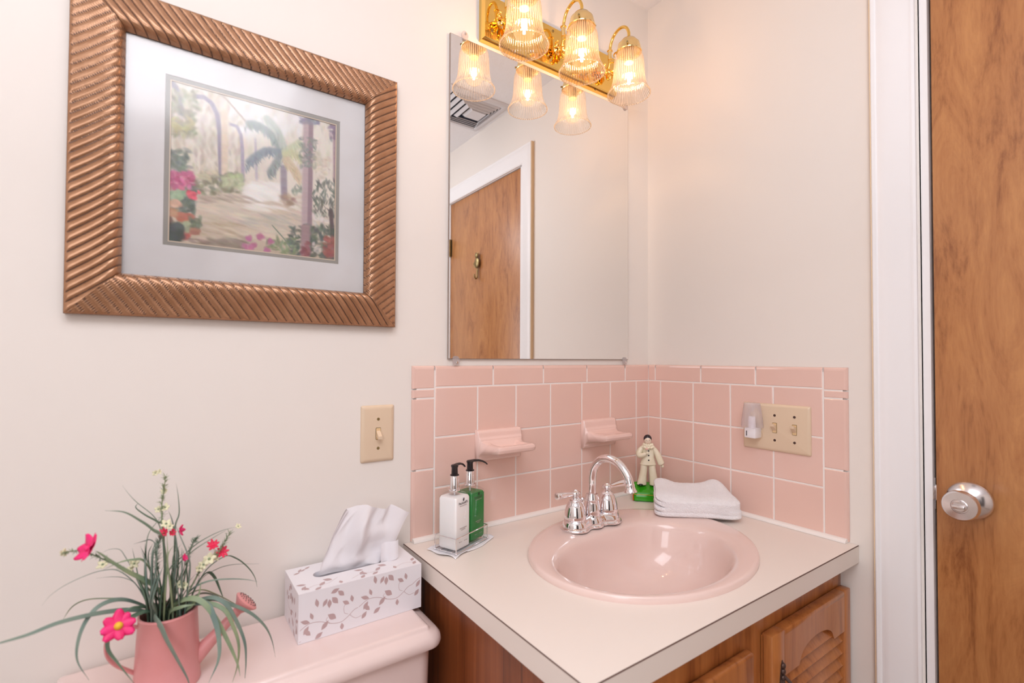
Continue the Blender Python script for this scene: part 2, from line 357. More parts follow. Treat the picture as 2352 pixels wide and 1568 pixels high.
# door slab, slightly recessed, a dark gap on the latch side
b = MB(); b.box((0.004, DY0-0.0165, FLOOR+0.01), (0.039, DY1+0.0135, DTOP-0.007), 0.001); door = struct(b.build('door_1', M['door']))
b = MB(); ky, kz = -0.728, 0.935
b.lathe([(0.0, 0), (0.0315, 0), (0.0335, 0.003), (0.032, 0.007), (0.020, 0.0145), (0.016, 0.017), (0.016, 0.0)], (0.004, ky, kz), (-1, 0, 0), 48)
hd = b.build('door_handle', M['satin'], door)
b = MB(); b.lathe([(0.0125, 0.012), (0.0125, 0.028), (0.017, 0.034), (0.0238, 0.045), (0.0262, 0.056), (0.0258, 0.061), (0.0235, 0.0645), (0.0125, 0.0655), (0.012, 0.0635), (0.0, 0.0635)], (0.004, ky, kz), (-1, 0, 0), 48); b.build('knob', M['satin'], hd)
b = MB(); b.lathe([(0, 0.064), (0.0095, 0.064), (0.0100, 0.067), (0.0085, 0.069), (0, 0.069)], (0.004, ky, kz), (-1, 0, 0), 24); b.box((-0.0655, ky-0.0085, kz-0.0028), (-0.073, ky+0.0085, kz+0.0028), 0.0012); b.build('lock_button', M['satin'], hd)
b = MB(); b.box((0.010, DY0-0.0125, 0.922), (0.028, DY0-0.0162, 0.952), 0.001); b.build('latch_bolt', M['satin'], door)
for hz in (1.765, 0.95, 0.15):
    b = MB(); b.tube([(-0.004, DY1+0.013, hz-0.045), (-0.004, DY1+0.013, hz+0.045)], 0.0062, 12); b.box((0.0036, DY1+0.014, hz-0.045), (0.0046, DY1+0.028, hz+0.045)); b.build('hinge', M['antique'], door)
# cat-shaped coat hook on the door, seen in the mirror
hk = thing('coat_hook', 'antique brass coat hook in the form of a small cat, on the wooden door', 'hook', (0.003, -1.02, 1.60))
b = MB(); hx, hy, hz = 0.0, -1.017, 1.635
b.ball((hx-0.006, hy, hz+0.010), 0.0195, 14, (0.42, 1.0, 1.35)); b.ball((hx-0.008, hy+0.001, hz+0.044), 0.0125, 12, (0.6, 1, 1))
for e in (-1, 1): b.lathe([(0.004, 0), (0.0, 0.010)], (hx-0.007, hy+e*0.008, hz+0.052), (0, e*0.3, 1), 8)
b.tube(spline([(hx-0.004, hy-0.014, hz-0.012), (hx-0.008, hy-0.026, hz+0.0), (hx-0.006, hy-0.024, hz+0.016)], 6), 0.0022, 8)
b.build('cat_body', M['antique'], hk)
b = MB(); b.tube(spline([(hx-0.003, hy, hz-0.02), (hx-0.005, hy, hz-0.055), (hx-0.008, hy+0.001, hz-0.064), (hx-0.015, hy+0.003, hz-0.067), (hx-0.021, hy+0.004, hz-0.058), (hx-0.023, hy+0.004, hz-0.046)], 6), [0.004]*12+[0.0035]*19, 10); b.build('hook', M['antique'], hk)
# baseboards
b = MB(); b.box((XL, 0, FLOOR), (-0.80, -0.012, FLOOR+0.09), 0.002); struct(b.build('baseboard_back', M['trim']))
b = MB(); b.box((0, DY1-0.08, FLOOR), (-0.012, YF, FLOOR+0.09), 0.002); struct(b.build('baseboard_right', M['trim']))
b = MB(); b.box((XL, -0.012, FLOOR), (XL+0.012, YF, FLOOR+0.09), 0.002); struct(b.build('baseboard_left', M['trim']))

# ceiling vent
vc = Vector((-0.165, -0.862, CEIL)); vw = 0.142
vt = thing('air_vent', 'white square louvred air vent set in the ceiling, reflected in the mirror', 'vent', vc)
b = MB()
def sq(h, z):
    o_ = Vector((0.050, 0.010, 0))*max(0, (0.115-h)/0.085) if h < 0.115 else Vector((0, 0, 0))
    return [vc+o_+Vector((x*h, y*h, z)) for x, y in ((-1, -1), (1, -1), (1, 1), (-1, 1))]
b.loft([sq(vw, 0), sq(vw, -0.004), sq(vw-0.006, -0.009), sq(vw-0.024, -0.011), sq(vw-0.027, -0.006), sq(vw-0.027, 0)], caps=False, smooth=False); b.build('frame', M['metalvent'], vt)
b = MB(); b.loft([sq(vw-0.026, -0.0012), sq(vw-0.026, -0.0004)], smooth=False); b.build('duct_opening', M['duct'], vt)
for i, hh in enumerate((0.1100, 0.0930, 0.0760, 0.0590)):
    b = MB(); zz_ = -0.003*i; b.loft([sq(hh, -0.004+zz_), sq(hh-0.0075, -0.0135+zz_), sq(hh-0.0090, -0.0125+zz_), sq(hh-0.0015, -0.0035+zz_), sq(hh, -0.004+zz_)], caps=False, smooth=False); b.build('louvre', M['metalvent'], vt)
b = MB(); b.loft([sq(0.040, -0.010), sq(0.034, -0.020), sq(0.0, -0.0205)], smooth=False); b.build('centre_plate', M['metalvent'], vt)

# ------------------------------------------------------------------ tiled backsplash
Z1, CAPH, PT = 1.1268, 0.0474, 0.1095
A1, A2 = 0.0629, 0.0512
G = 0.0030
def tile_rects(a, ncols, bull, pieces, cap_step):
    """(s0,s1,z0,z1,edge flags) with s the distance from the corner"""
    out = []; end = a+ncols*PT; full = end+bull
    ss = [0.006]+[a+k*PT for k in range(ncols+1)]
    zs = [Z1-k*PT for k in range(3)]+[0.8005]
    for i in range(len(ss)-1):
        for j in range(3): out.append((ss[i], ss[i+1], zs[j+1], zs[j], ''))
    cs = [end]; 
    while cs[-1]-cap_step > 0.006: cs.append(cs[-1]-cap_step)
    cs.append(0.006)
    for i in range(len(cs)-1): out.append((cs[i+1], cs[i], Z1, Z1+CAPH, 't'))
    out.append((end, full, Z1-0.003, Z1+CAPH, 'te'))
    zz = [Z1-0.003]+pieces+[0.8005]
    for i in range(len(zz)-1): out.append((end, full, zz[i+1], zz[i], 'e'))
    return out
def backsplash(rects, fn, name, label, loc):
    th = thing(name, label, 'backsplash', loc)
    b = MB(); full = max(r[1] for r in rects)
    for (s0, s1, z0, z1, fl) in rects:
        s0 += G/2; s1 -= 0 if 'e' in fl else G/2; z0 += G/2; z1 -= 0 if 't' in fl else G/2; e = 0.0016; D = 0.0075; R = 0.007
        # profile samples across s and z with rounded edges; bullnose where flagged
        def edge(t0, t1, bull1):
            n = [(t0, D-0.0012), (t0+0.0006, D-0.0006), (t0+e, D)]
            if bull1: n += [(t1-R, D), (t1-R*.5, D*.87), (t1-R*.15, D*.5), (t1, 0.0005)]
            else: n += [(t1-e, D), (t1-0.0006, D-0.0006), (t1, D-0.0012)]
            return n
        es, ez = edge(s0, s1, 'e' in fl), edge(z0, z1, 't' in fl)
        vs = [fn(p[0], min(p[1], q[1]), q[0]) for p in es for q in ez]; m = len(ez)
        fs = [(i*m+j, (i+1)*m+j, (i+1)*m+j+1, i*m+j+1) for i in range(len(es)-1) for j in range(m-1)]
        b.add(vs, fs, False)
        rim = [(s0, z0), (s1, z0), (s1, z1), (s0, z1)]
        b.add([fn(p, 0.0, q) for p, q in rim]+[fn(p, D-0.0012, q) for p, q in rim[:1]]+[fn(s0, D-0.0012, z1)], [(0, 4, 5, 3)], False)
    b.build('tiles', M['tile'], th, auto=False)
    b = MB(); c = [fn(0.0, 0.0, 0.8), fn(full-0.009, 0.0066, Z1+CAPH-0.010)]; b.box(c[0], c[1]); b.box(c[0], fn(full-0.0015, 0.0030, Z1+CAPH-0.0020)); b.build('grout', M['grout'], th)
    return th
backsplash(tile_rects(A1, 6, 0.052, [1.1037, 0.9504], 0.1524), lambda s_, d, z: Vector((-s_, -d, z)), 'tile_backsplash', 'pink glazed tile backsplash on the mirror wall, behind the soap dishes', (-0.4, 0, 0.80))
backsplash(tile_rects(A2, 4, 0.0475, [1.1063, 0.9517], 0.1524), lambda s_, d, z: Vector((-d, -s_, z)), 'tile_backsplash', 'pink glazed tile backsplash beside the door, holding the double switch plate', (0, -0.27, 0.80))
# caulked quarter-round where tiles meet the counter
b = MB()
q = [(0.0072+0.0105*math.sin(t), 0.8004+0.0085*math.cos(t)) for t in [PI/2*i/5 for i in range(6)]]
ring0 = [Vector((-0.770, -0.0, 0.8004))]+[Vector((-0.770, -a, z)) for a, z in q]
ring1 = [Vector((-0.0, -0.0, 0.8004))]+[Vector((-a, -a, z)) for a, z in q]
ring2 = [Vector((0, -0.534, 0.8004))]+[Vector((-a, -0.534, z)) for a, z in q]
b.loft([ring0, ring1, ring2]); struct(b.build('trim_3', M['caulk']))

# ------------------------------------------------------------------ soap dishes
def soap_dish(x0, x1, zt, zb, hollow, label):
    xc = (x0+x1)/2; w2 = (x1-x0)/2
    th = thing('soap_dish', label, 'soap dish', (xc, -0.0075, (zt+zb)/2), 'ceramic shelves on the tiles')
    b = MB(); Y0 = -0.0078
    # back plate flaring smoothly into the shelf; section in (depth, z), swept across x with rounded ends
    zs = zb+0.0385           # shelf edge level
    sec = [(0.0, zb), (0.008, zb+0.001), (0.012, zb+0.006), (0.013, zb+0.012), (0.018, zb+0.019), (0.045, zb+0.0225), (0.080, zb+0.0255), (0.0885, zb+0.0290),
           (0.091, zs-0.003), (0.0895, zs+0.003), (0.084, zs+0.0045), (0.060, zs+0.0035), (0.036, zs+0.0040), (0.022, zs+0.009), (0.0155, zs+0.018), (0.0130, zt-0.006), (0.009, zt-0.001), (0.0, zt)]
    def fn(u, v):
        i = v*(len(sec)-1); k = min(int(i), len(sec)-2); f = i-k
        d = sec[k][0]*(1-f)+sec[k+1][0]*f; z = sec[k][1]*(1-f)+sec[k+1][1]*f
        a = (u*2-1)
        # plate is w2 wide at the wall; the shelf corners are cut back and rounded
        edge = abs(a)**10
        q_ = min(1, max(0, (d-0.012)/0.022)); wd = w2*(1.0-0.15*q_*q_*(3-2*q_)-0.03*(d/0.09))
        dd = d*(1-0.03*edge)*(0.94 if d > 0.02 else 1.0) ; zz = z
        if k >= 9 and d > 0.02:
            e = max(0, 1-(a/0.74)**2); g = max(0, 1-((d-0.052)/0.027)**2)
            if hollow: zz -= 0.0075*min(1, 2.2*e)*min(1, 2.0*g)
            else: zz -= 0.0012*e*g
        if k >= 9 and d > 0.02 and abs(a) > 0.93: zz -= 0.0012
        return Vector((xc+a*wd, Y0-dd, zz))
    b.grid(fn, 41, 86)
    n = 86
    for u in (0.0, 1.0): b.add([fn(u, j/(n-1)) for j in range(n)], [tuple(range(n))], True)
    b.build('dish', M['soapdish'], th, auto=False)
    return th
soap_dish(-0.6175, -0.4940, 1.0255, 0.9530, True, 'pink ceramic soap dish with a hollowed tray, above the dispenser bottles')
soap_dish(-0.2850, -0.1640, 1.0265, 0.9500, False, 'pink ceramic shelf with a flat top, mounted on the tiles above the faucet')

# ------------------------------------------------------------------ mirror
mr = thing('wall_mirror', 'frameless rectangular mirror held by clear clips above the tiles', 'mirror', (-0.39, 0, 1.19))
b = MB(); b.box((-0.687, -0.0009, 1.189), (-0.0955, -0.0055, 1.9275)); b.build('glass_edge', M['mirror_edge'], mr)
b = MB(); b.box((-0.6858, -0.0056, 1.1902), (-0.0967, -0.0062, 1.9263)); b.build('silvered_face', M['mirror'], mr)
for cx, cz, up in ((-0.651, 1.9305, 1), (-0.1085, 1.9305, 1), (-0.668, 1.1875, -1), (-0.113, 1.1875, -1)):
    b = MB(); b.prism([(cx+0.0085*math.cos(t), cz+up*0.002+0.0105*math.sin(t)) for t in [2*PI*i/20 for i in range(20)]], lambda a, c, d: Vector((a, -d, c)), 0.0065, 0.0098)
    cl = b.build('mirror_clip', M['clip'], mr)
    b = MB(); b.lathe([(0.0, 0), (0.0032, 0), (0.0028, 0.0012), (0, 0.0016)], (cx+0.001, -0.0098, cz+up*0.006), (0, -1, 0), 12); b.build('screw', M['satin'], cl)

# ------------------------------------------------------------------ vanity light
vl = thing('vanity_light', 'polished brass vanity light bar with three ribbed glass bell shades', 'wall light', (-0.386, 0, 1.99))
px0, px1, pz0, pz1, pd = -0.608, -0.160, 1.9395, 2.0475, 0.0225
b = MB()
def pr_(i, d): return [Vector((x, -d, z)) for x, z in ((px0+i, pz0+i), (px1-i, pz0+i), (px1-i, pz1-i), (px0+i, pz1-i))]
b.loft([pr_(0, 0.0), pr_(0, 0.004), pr_(0.0030, pd), pr_(0.006, pd+0.0006)], smooth=False); b.build('backplate', M['brass'], vl)
for sx_, sz_ in ((-0.585, 1.962), (-0.470, 1.955), (-0.300, 1.955), (-0.40, 2.034)):
    b = MB(); b.lathe([(0, 0), (0.004, 0), (0.003, 0.002), (0, 0.0024)], (sx_, -pd, sz_), (0, -1, 0), 12); b.build('screw', M['antique'], vl)
b = MB(); b.lathe([(0, 0), (0.003, 0), (0.002, 0.0015), (0, 0.002)], (-0.237, -0.012, 1.9395), (0, 0, -1), 12); b.build('screw', M['antique'], vl)
LY = -0.1155; LAMPX = (-0.5605, -0.386, -0.2172)
SHPR = [(0.0290, 1.9985), (0.0302, 1.994), (0.0335, 1.988), (0.0365, 1.981), (0.0378, 1.972), (0.0385, 1.960), (0.0392, 1.945), (0.0402, 1.930), (0.0420, 1.918), (0.0450, 1.907), (0.0490, 1.898), (0.0525, 1.892), (0.0540, 1.8885)]
for lx in LAMPX:
    b = MB(); zb = 1.985
    pts = spline([(lx, -0.020, zb+0.004), (lx, -0.036, zb+0.003), (lx, -0.0465, zb+0.013), (lx, -0.0480, 2.020), (lx, -0.0500, 2.048), (lx, -0.0620, 2.070), (lx, -0.0840, 2.0795), (lx, -0.1040, 2.072), (lx, LY+0.001, 2.054), (lx, LY, 2.036)], 8)
    b.tube(pts, 0.0040, 12); arm = b.build('arm', M['brass'], vl)
    b = MB(); b.lathe([(0.0, 0), (0.011, 0), (0.0125, 0.003), (0.009, 0.007), (0.007, 0.012), (0.0045, 0.016)], (lx, -pd, zb+0.004), (0, -1, 0), 20)
    b.tube([(lx, -0.0478, 2.012), (lx, -0.0479, 2.036)], 0.0056, 12); b.lathe([(0.004, 0), (0.0078, 0.0008), (0.0078, 0.0026), (0.004, 0.0034)], (lx, -0.0479, 2.035), (0, 0, 1), 16); b.build('collar', M['brass_soft'], arm)
    # curling leaves at the foot of the arm
    b = MB()
    for k, (dx, dz) in enumerate(((0.018, 0.006), (-0.018, 0.006), (0.013, -0.014), (-0.013, -0.014), (0.0, -0.022), (0.020, -0.004), (-0.020, -0.004))):
        b.tube(spline([(lx, -0.030, zb+0.006), (lx+dx*.5, -0.036, zb+0.004+dz*.5), (lx+dx, -0.041, zb+dz), (lx+dx*1.2, -0.047, zb+dz-0.001), (lx+dx*1.05, -0.050, zb+dz+0.005)], 5), [0.0018+0.0024*math.sin(PI*min(1, i/18)) for i in range(21)], 8)
        b.ball((lx+dx*1.1, -0.0485, zb+dz+0.002), 0.0034, 8)
    b.build('leaf_scroll', M['brass'], arm)
    b = MB(); b.tube(spline([(lx, -0.050, 2.004), (lx+0.004, -0.066, 2.000), (lx+0.005, -0.076, 2.012), (lx+0.004, -0.070, 2.024), (lx+0.003, -0.060, 2.022), (lx+0.003, -0.061, 2.014)], 6), 0.0019, 8); b.build('curl', M['brass'], arm)
    b = MB(); b.lathe([(0.0, 2.040), (0.006, 2.040), (0.010, 2.036), (0.019, 2.030), (0.0235, 2.024), (0.0275, 2.020), (0.0290, 2.014), (0.0310, 2.006), (0.0315, 2.001), (0.0335, 1.9975), (0.0325, 1.9955), (0.0300, 1.9985), (0.0285, 2.004), (0.0, 2.010)], (lx, LY, 0), n=40)
    ft = b.build('fitter_cap', M['brass_soft'], vl)
    for t in (math.radians(215), math.radians(335), math.radians(95)):
        b = MB(); b.tube([(lx+0.030*math.cos(t), LY+0.030*math.sin(t), 2.006), (lx+0.036*math.cos(t), LY+0.036*math.sin(t), 2.006)], 0.0024, 10); b.build('thumbscrew', M['antique'], ft)
    b = MB(); rib = lambda t, z: 1+0.026*abs(math.cos(22*t))
    prof = []
    for i in range(len(SHPR)-1):
        for k in range(3): f = k/3; prof.append(tuple(SHPR[i][j]*(1-f)+SHPR[i+1][j]*f for j in (0, 1)))
    prof.append(SHPR[-1]); prof.append((0.0552, 1.887)); prof.append((0.0545, 1.8852)); prof.append((0.0525, 1.8862))
    b.lathe(prof, (lx, LY, 0), n=440, rib=rib, caps=False)
    for q_ in range(len(b.f)):
        if 3 <= (q_ % 440) % 10 <= 6 and q_//440 < len(prof)-4: b.m[q_] = 1
    sh = b.build('glass_shade', [M['shade'], M['shade_clear']], vl, auto=False)
    b = MB(); n = 108
    for i in range(n):
        t = 2*PI*i/n
        if i % 2 == 0: b.ball((lx+0.0543*math.cos(t), LY+0.0543*math.sin(t), 1.8858), 0.0017, 6)
    b.build('beaded_rim', M['shade'], sh, auto=False)
    b = MB(); b.lathe([(0.0, 1.899), (0.010, 1.900), (0.018, 1.905), (0.0232, 1.913), (0.0250, 1.923), (0.0240, 1.934), (0.0200, 1.944), (0.0150, 1.953), (0.0125, 1.962), (0.0120, 1.972)], (lx, LY, 0), n=28); bu = b.build('light_bulb', M['bulb'], vl, auto=False)
    b = MB(); b.lathe([(0.0, 1.970), (0.0125, 1.970), (0.0125, 2.008), (0, 2.008)], (lx, LY, 0), n=20); b.build('bulb_socket', M['almond2'], bu)
    b = MB(); b.tube([(lx-0.006, LY, 1.9305), (lx-0.002, LY+0.002, 1.9275), (lx+0.003, LY-0.002, 1.928), (lx+0.006, LY, 1.9305)], 0.0026, 8); b.tube([(lx, LY, 1.914), (lx, LY, 1.935)], 0.0030, 8); b.build('filament', M['filament'], bu)
    l = bpy.data.lights.new('bulb_glow', 'POINT'); l.energy = BULB; l.color = (1.0, 0.57, 0.30); l.shadow_soft_size = 0.008
    lo = bpy.data.objects.new('bulb_glow', l); lo.location = (0+lx+0.386, LY, 1.929-1.99); COL.objects.link(lo); lo.parent = vl

# ------------------------------------------------------------------ framed picture
pf = thing('framed_picture', 'wide bronze reeded frame around a matted print of a garden path', 'picture', (-1.065, 0, 1.25))
ox0, ox1, oz0, oz1 = -1.3255, -0.8150, 1.2545, 1.7665     # outer rectangle
b = MB(); FW = 0.066
PRF = [(0.0, 0.001), (0.0, 0.014), (0.0015, 0.0165), (0.010, 0.0185), (0.022, 0.0215), (0.034, 0.0250), (0.044, 0.0275), (0.052, 0.0285), (0.058, 0.0270), (0.0625, 0.0225), (0.0648, 0.0165), (0.066, 0.0120)]
def prof_at(a):
    for i in range(len(PRF)-1):
        if PRF[i+1][0] >= a and PRF[i+1][0] > PRF[i][0]:
            f = (a-PRF[i][0])/(PRF[i+1][0]-PRF[i][0]); return PRF[i][1]*(1-f)+PRF[i+1][1]*f
    return PRF[-1][1]
corners = [((ox0, oz0), (0, 1)), ((ox0, oz1), (1, 0)), ((ox1, oz1), (0, -1)), ((ox1, oz0), (-1, 0))]   # run clockwise from bottom-left
lens = [oz1-oz0, ox1-ox0, oz1-oz0, ox1-ox0]
inn = [(1, 0), (0, -1), (-1, 0), (0, 1)]
ai = [0.0, 0.0006]+[FW*k/26 for k in range(1, 27)]
PER = 0.0147
for s_ in range(4):
    (cx, cz), (dx, dz) = corners[s_]; nx, nz = inn[s_]; Ln = lens[s_]
    nl = 560
    def fn(u, v):
        k = v*(len(ai)-1); a = ai[int(round(k))]
        run = a+(Ln-2*a)*u
        h = prof_at(a)
        sk = run-0.70*a-0.055*(a*a/FW)
        ph = (sk/PER) % 1.0
        amp = 0.0 if a < 0.001 or a > 0.0655 else 1.0
        g = math.sin(PI*ph)**0.38
        h += amp*(-0.0034+0.0038*g) * (1.0 if a > 0.003 else 0.5)
        return Vector((cx+dx*run+nx*a, -h, cz+dz*run+nz*a))
    f0_ = len(b.f); b.grid(fn, nl, len(ai))
    for q_ in range(len(b.f)-f0_):
        i_, j_ = divmod(q_, len(ai)-1); a_ = (ai[j_]+ai[j_+1])/2; run_ = a_+(Ln-2*a_)*(i_+.5)/(nl-1)
        p_ = ((run_-0.70*a_-0.055*(a_*a_/FW))/PER) % 1.0
        if (p_ < .08 or p_ > .92) and .002 < a_: b.m[f0_+q_] = 1  # groove bottoms take the painted shade colour
    pts = [fn(i/(nl-1), 0) for i in range(nl)]
fr = b.build('frame', [M['frame'], M['glaze']], pf, auto=False)
b = MB()
def rct(x0, x1, z0, z1, d): return [Vector((x, -d, z)) for x, z in ((x0, z0), (x1, z0), (x1, z1), (x0, z1))]
b.loft([rct(ox0, ox1, oz0, oz1, 0.0), rct(ox0, ox1, oz0, oz1, 0.0145)], caps=False, smooth=False); b.build('frame_side', M['frame'], fr)
ix0, ix1, iz0, iz1 = ox0+FW-0.0005, ox1-FW+0.0005, oz0+FW-0.0005, oz1-FW+0.0005
b = MB(); b.loft([rct(ix0, ix1, iz0, iz1, 0.0125), rct(ix0, ix1, iz0, iz1, 0.0055)], caps=False, smooth=False); b.build('rebate', M['framedark'], fr)
mx0, mx1, mz0, mz1 = -1.2085, -0.9285, 1.3725, 1.6535        # opening of the mat
b = MB(); D0 = 0.0085
b.loft([rct(ix0, ix1, iz0, iz1, D0), rct(mx0, mx1, mz0, mz1, D0), rct(mx0+.0008, mx1-.0008, mz0+.0008, mz1-.0008, D0-0.0012)], caps=False, smooth=False); b.build('mat_board', M['matboard'], pf)
k = 0.0068
b = MB(); b.loft([rct(mx0, mx1, mz0, mz1, D0-0.0013), rct(mx0+k, mx1-k, mz0+k, mz1-k, D0-0.0013), rct(mx0+k, mx1-k, mz0+k, mz1-k, D0-0.002)], caps=False, smooth=False); b.build('inner_mat', M['fillet'], pf)
b = MB(); b.loft([rct(mx0+k-.001, mx1-k+.001, mz0+k-.001, mz1-k+.001, D0-0.0016), rct(mx0+k+.0018, mx1-k-.0018, mz0+k+.0018, mz1-k-.0018, D0-0.0016), rct(mx0+k+.0018, mx1-k-.0018, mz0+k+.0018, mz1-k-.0018, D0-0.003)], caps=False, smooth=False); b.build('gold_fillet', M['gold'], pf)
# the print itself: brush strokes laid on a fine grid of coloured points
gx0, gx1, gz0, gz1 = mx0+k, mx1-k, mz0+k, mz1-k
NX = NZ = 270
rng = np.random.default_rng(3)
img = np.zeros((NZ, NX, 3)); ZZ, XX = np.mgrid[0:NZ, 0:NX]
def c2g(a, c):      # crop reading (340,150, x3.2) -> grid coordinates
    p = AP(340+a/3.2, 150+c/3.2, 0.0075); return ((p.x-gx0)/(gx1-gx0)*(NX-1), (gz1-p.z)/(gz1-gz0)*(NZ-1))
def blob(gx, gy, rx, ry, ang, col, al, hard=2.0):
    R = max(rx, ry)*1.6+2; x0, x1 = int(max(0, gx-R)), int(min(NX, gx+R+1)); y0, y1 = int(max(0, gy-R)), int(min(NZ, gy+R+1))
    if x1 <= x0 or y1 <= y0: return
    X = XX[y0:y1, x0:x1]-gx; Y = ZZ[y0:y1, x0:x1]-gy; ca, sa = math.cos(ang), math.sin(ang)
    q = ((X*ca+Y*sa)/rx)**2+((-X*sa+Y*ca)/ry)**2; a = al*np.exp(-q**hard*0.7)[..., None]
    img[y0:y1, x0:x1] = img[y0:y1, x0:x1]*(1-a)+np.array(col)*a
def vary_c(col, v=14): return np.clip(np.array(col)+rng.normal(0, v)+rng.normal(0, v*.4, 3), 0, 255)
def dabs(a0, a1, c0, c1, n, col, al=.5, size=(3, 8), asp=.5, ang=(0, PI), v=14):
    for _ in range(n):
        gx, gy = c2g(rng.uniform(a0, a1), rng.uniform(c0, c1)); s_ = rng.uniform(*size)
        blob(gx, gy, s_, s_*asp, rng.uniform(*ang), vary_c(col, v), al)
def stroke(pts, wd, col, al=.8, v=6):
    P = [c2g(*p) for p in pts]
    for i in range(len(P)-1):
        (x0, y0), (x1, y1) = P[i], P[i+1]; L = math.hypot(x1-x0, y1-y0); n = max(2, int(L/1.5)); an = math.atan2(y1-y0, x1-x0)
        for k_ in range(n):
            f = k_/n; blob(x0+(x1-x0)*f, y0+(y1-y0)*f, 3.0, wd, an, vary_c(col, v), al)
for j in range(NZ):
    t = j/NZ; top, mid, low = np.array((226, 220, 208.)), np.array((230, 220, 205.)), np.array((186, 165, 142.))
    img[j, :] = top*(1-t/.55)+mid*(t/.55) if t < .55 else mid*(1-(t-.55)/.45)+low*((t-.55)/.45)
dabs(120, 1400, 100, 900, 500, (215, 205, 190), .35, (4, 12), .4, (1.2, 1.9), 16)
dabs(140, 700, 200, 800, 220, (190, 175, 155), .35, (4, 10), .4, (1.0, 2.0), 18)
dabs(600, 1130, 180, 500, 120, (236, 234, 236), .5, (6, 16), .4, (1.2, 2.0), 8)
stroke([(150, 100), (200, 150), (235, 240), (240, 360)], 4, (135, 128, 145), .6)
stroke([(340, 225), (410, 228), (470, 275), (510, 360), (528, 480), (532, 640), (540, 850)], 3.2, (140, 130, 150), .8)
stroke([(565, 330), (562, 500), (562, 840)], 4.5, (226, 205, 180), .6)
stroke([(612, 430), (655, 445), (685, 510), (694, 620), (700, 850)], 2.4, (165, 155, 175), .75)
stroke([(790, 540), (800, 840)], 2, (190, 180, 190), .5)
stroke([(510, 180), (600, 270), (720, 410)], 1.6, (180, 165, 150), .5)
dabs(130, 360, 180, 520, 160, (140, 138, 105), .42, (3, 8), .45, (0, PI), 24)
dabs(150, 330, 380, 480, 40, (185, 180, 120), .5, (3, 7), .4)
dabs(130, 300, 620, 790, 70, (98, 112, 105), .5, (3, 8), .5, (0, PI), 18)
dabs(340, 700, 800, 940, 130, (118, 118, 92), .45, (3, 8), .5, (0, PI), 18)
dabs(560, 700, 800, 900, 50, (186, 196, 150), .5, (3, 7), .5)
dabs(300, 500, 770, 830, 25, (200, 190, 160), .6, (4, 8), .4)
# path
dabs(240, 1140, 950, 1290, 260, (208, 192, 170), .5, (6, 16), .22, (-.1, .35), 12)
dabs(740, 960, 860, 990, 60, (246, 243, 238), .7, (6, 16), .3, (-.1, .3), 5)
dabs(740, 1130, 1020, 1060, 22, (238, 232, 224), .6, (8, 16), .2, (0, .25), 6)
dabs(400, 800, 960, 1010, 36, (165, 145, 130), .4, (6, 12), .22, (0, .3), 10)
dabs(700, 1120, 1090, 1190, 40, (172, 168, 160), .35, (6, 14), .22, (0, .3), 10)
dabs(300, 700, 1150, 1260, 40, (170, 148, 118), .35, (6, 12), .22, (0, .3), 10)
dabs(150, 720, 1270, 1390, 120, (122, 106, 94), .5, (5, 12), .3, (0, .4), 12)
# palm
stroke([(998, 740), (1000, 880), (1005, 990)], 5.0, (146, 136, 148), .7); dabs(990, 1080, 960, 1020, 20, (160, 130, 110), .5)
for pts, c_ in (([(985, 620), (900, 490), (800, 430), (730, 430)], (130, 146, 144)), ([(1000, 600), (950, 470), (860, 370)], (176, 190, 178)), ([(990, 640), (880, 620), (790, 670), (735, 725)], (120, 134, 146)), ([(985, 660), (930, 740), (900, 800)], (128, 140, 140)), ([(1000, 640), (1070, 600), (1130, 560)], (188, 196, 160)), ([(1000, 660), (1080, 640), (1130, 690)], (196, 198, 150)), ([(1010, 680), (1070, 750), (1120, 840)], (206, 186, 150))):
    stroke(pts, 6.5, c_, .5); P = spline([(x, y, 0) for x, y in pts], 6)
    for p in P:
        for _ in range(3): gx, gy = c2g(p.x+rng.uniform(-20, 20), p.y+rng.uniform(5, 45)); blob(gx, gy, 6, 1.3, 1.3+rng.normal(0, .4), vary_c(c_, 14), .5)
# pillars
stroke([(1178, 420), (1172, 800), (1160, 1430)], 7.5, (182, 158, 162), .9, 3); stroke([(1200, 420), (1196, 800), (1186, 1430)], 3.6, (138, 112, 122), .8, 3)
dabs(1125, 1250, 385, 425, 26, (120, 116, 140), .6, (3, 7), .5); stroke([(1380, 440), (1384, 860)], 4.5, (160, 130, 138), .85); dabs(1340, 1400, 430, 540, 26, (108, 88, 110), .6, (3, 7), .5)
dabs(1120, 1240, 530, 760, 80, (112, 124, 118), .5, (2.5, 6), .5, (0, PI), 14); dabs(1210, 1340, 640, 830, 50, (200, 186, 165), .4, (3, 8), .5)
dabs(1215, 1400, 850, 1110, 150, (78, 88, 80), .55, (3, 8), .28, (.6, 2.2), 14); dabs(1060, 1130, 880, 940, 16, (128, 140, 125), .5, (3, 7), .4)
dabs(1220, 1330, 1090, 1180, 20, (215, 210, 205), .5, (3, 7), .5); stroke([(1345, 1060), (1360, 1260)], 3.5, (70, 55, 60), .7)
dabs(1040, 1400, 1180, 1440, 260, (58, 76, 66), .6, (3, 8), .45, (0, PI), 14)
stroke([(1160, 1180), (1158, 1440)], 7.0, (150, 118, 122), .85, 4); dabs(1130, 1190, 1300, 1410, 24, (128, 52, 62), .6, (3, 6), .6)
dabs(1300, 1390, 1250, 1400, 60, (146, 68, 62), .7, (3, 7), .6); dabs(1210, 1280, 1300, 1380, 14, (215, 205, 198), .5, (3, 6), .5)
dabs(880, 1090, 1270, 1400, 60, (112, 132, 92), .6, (3, 8), .35, (0, PI), 14); stroke([(920, 1180), (1000, 1270), (1050, 1340)], 1.0, (110, 125, 105), .7)
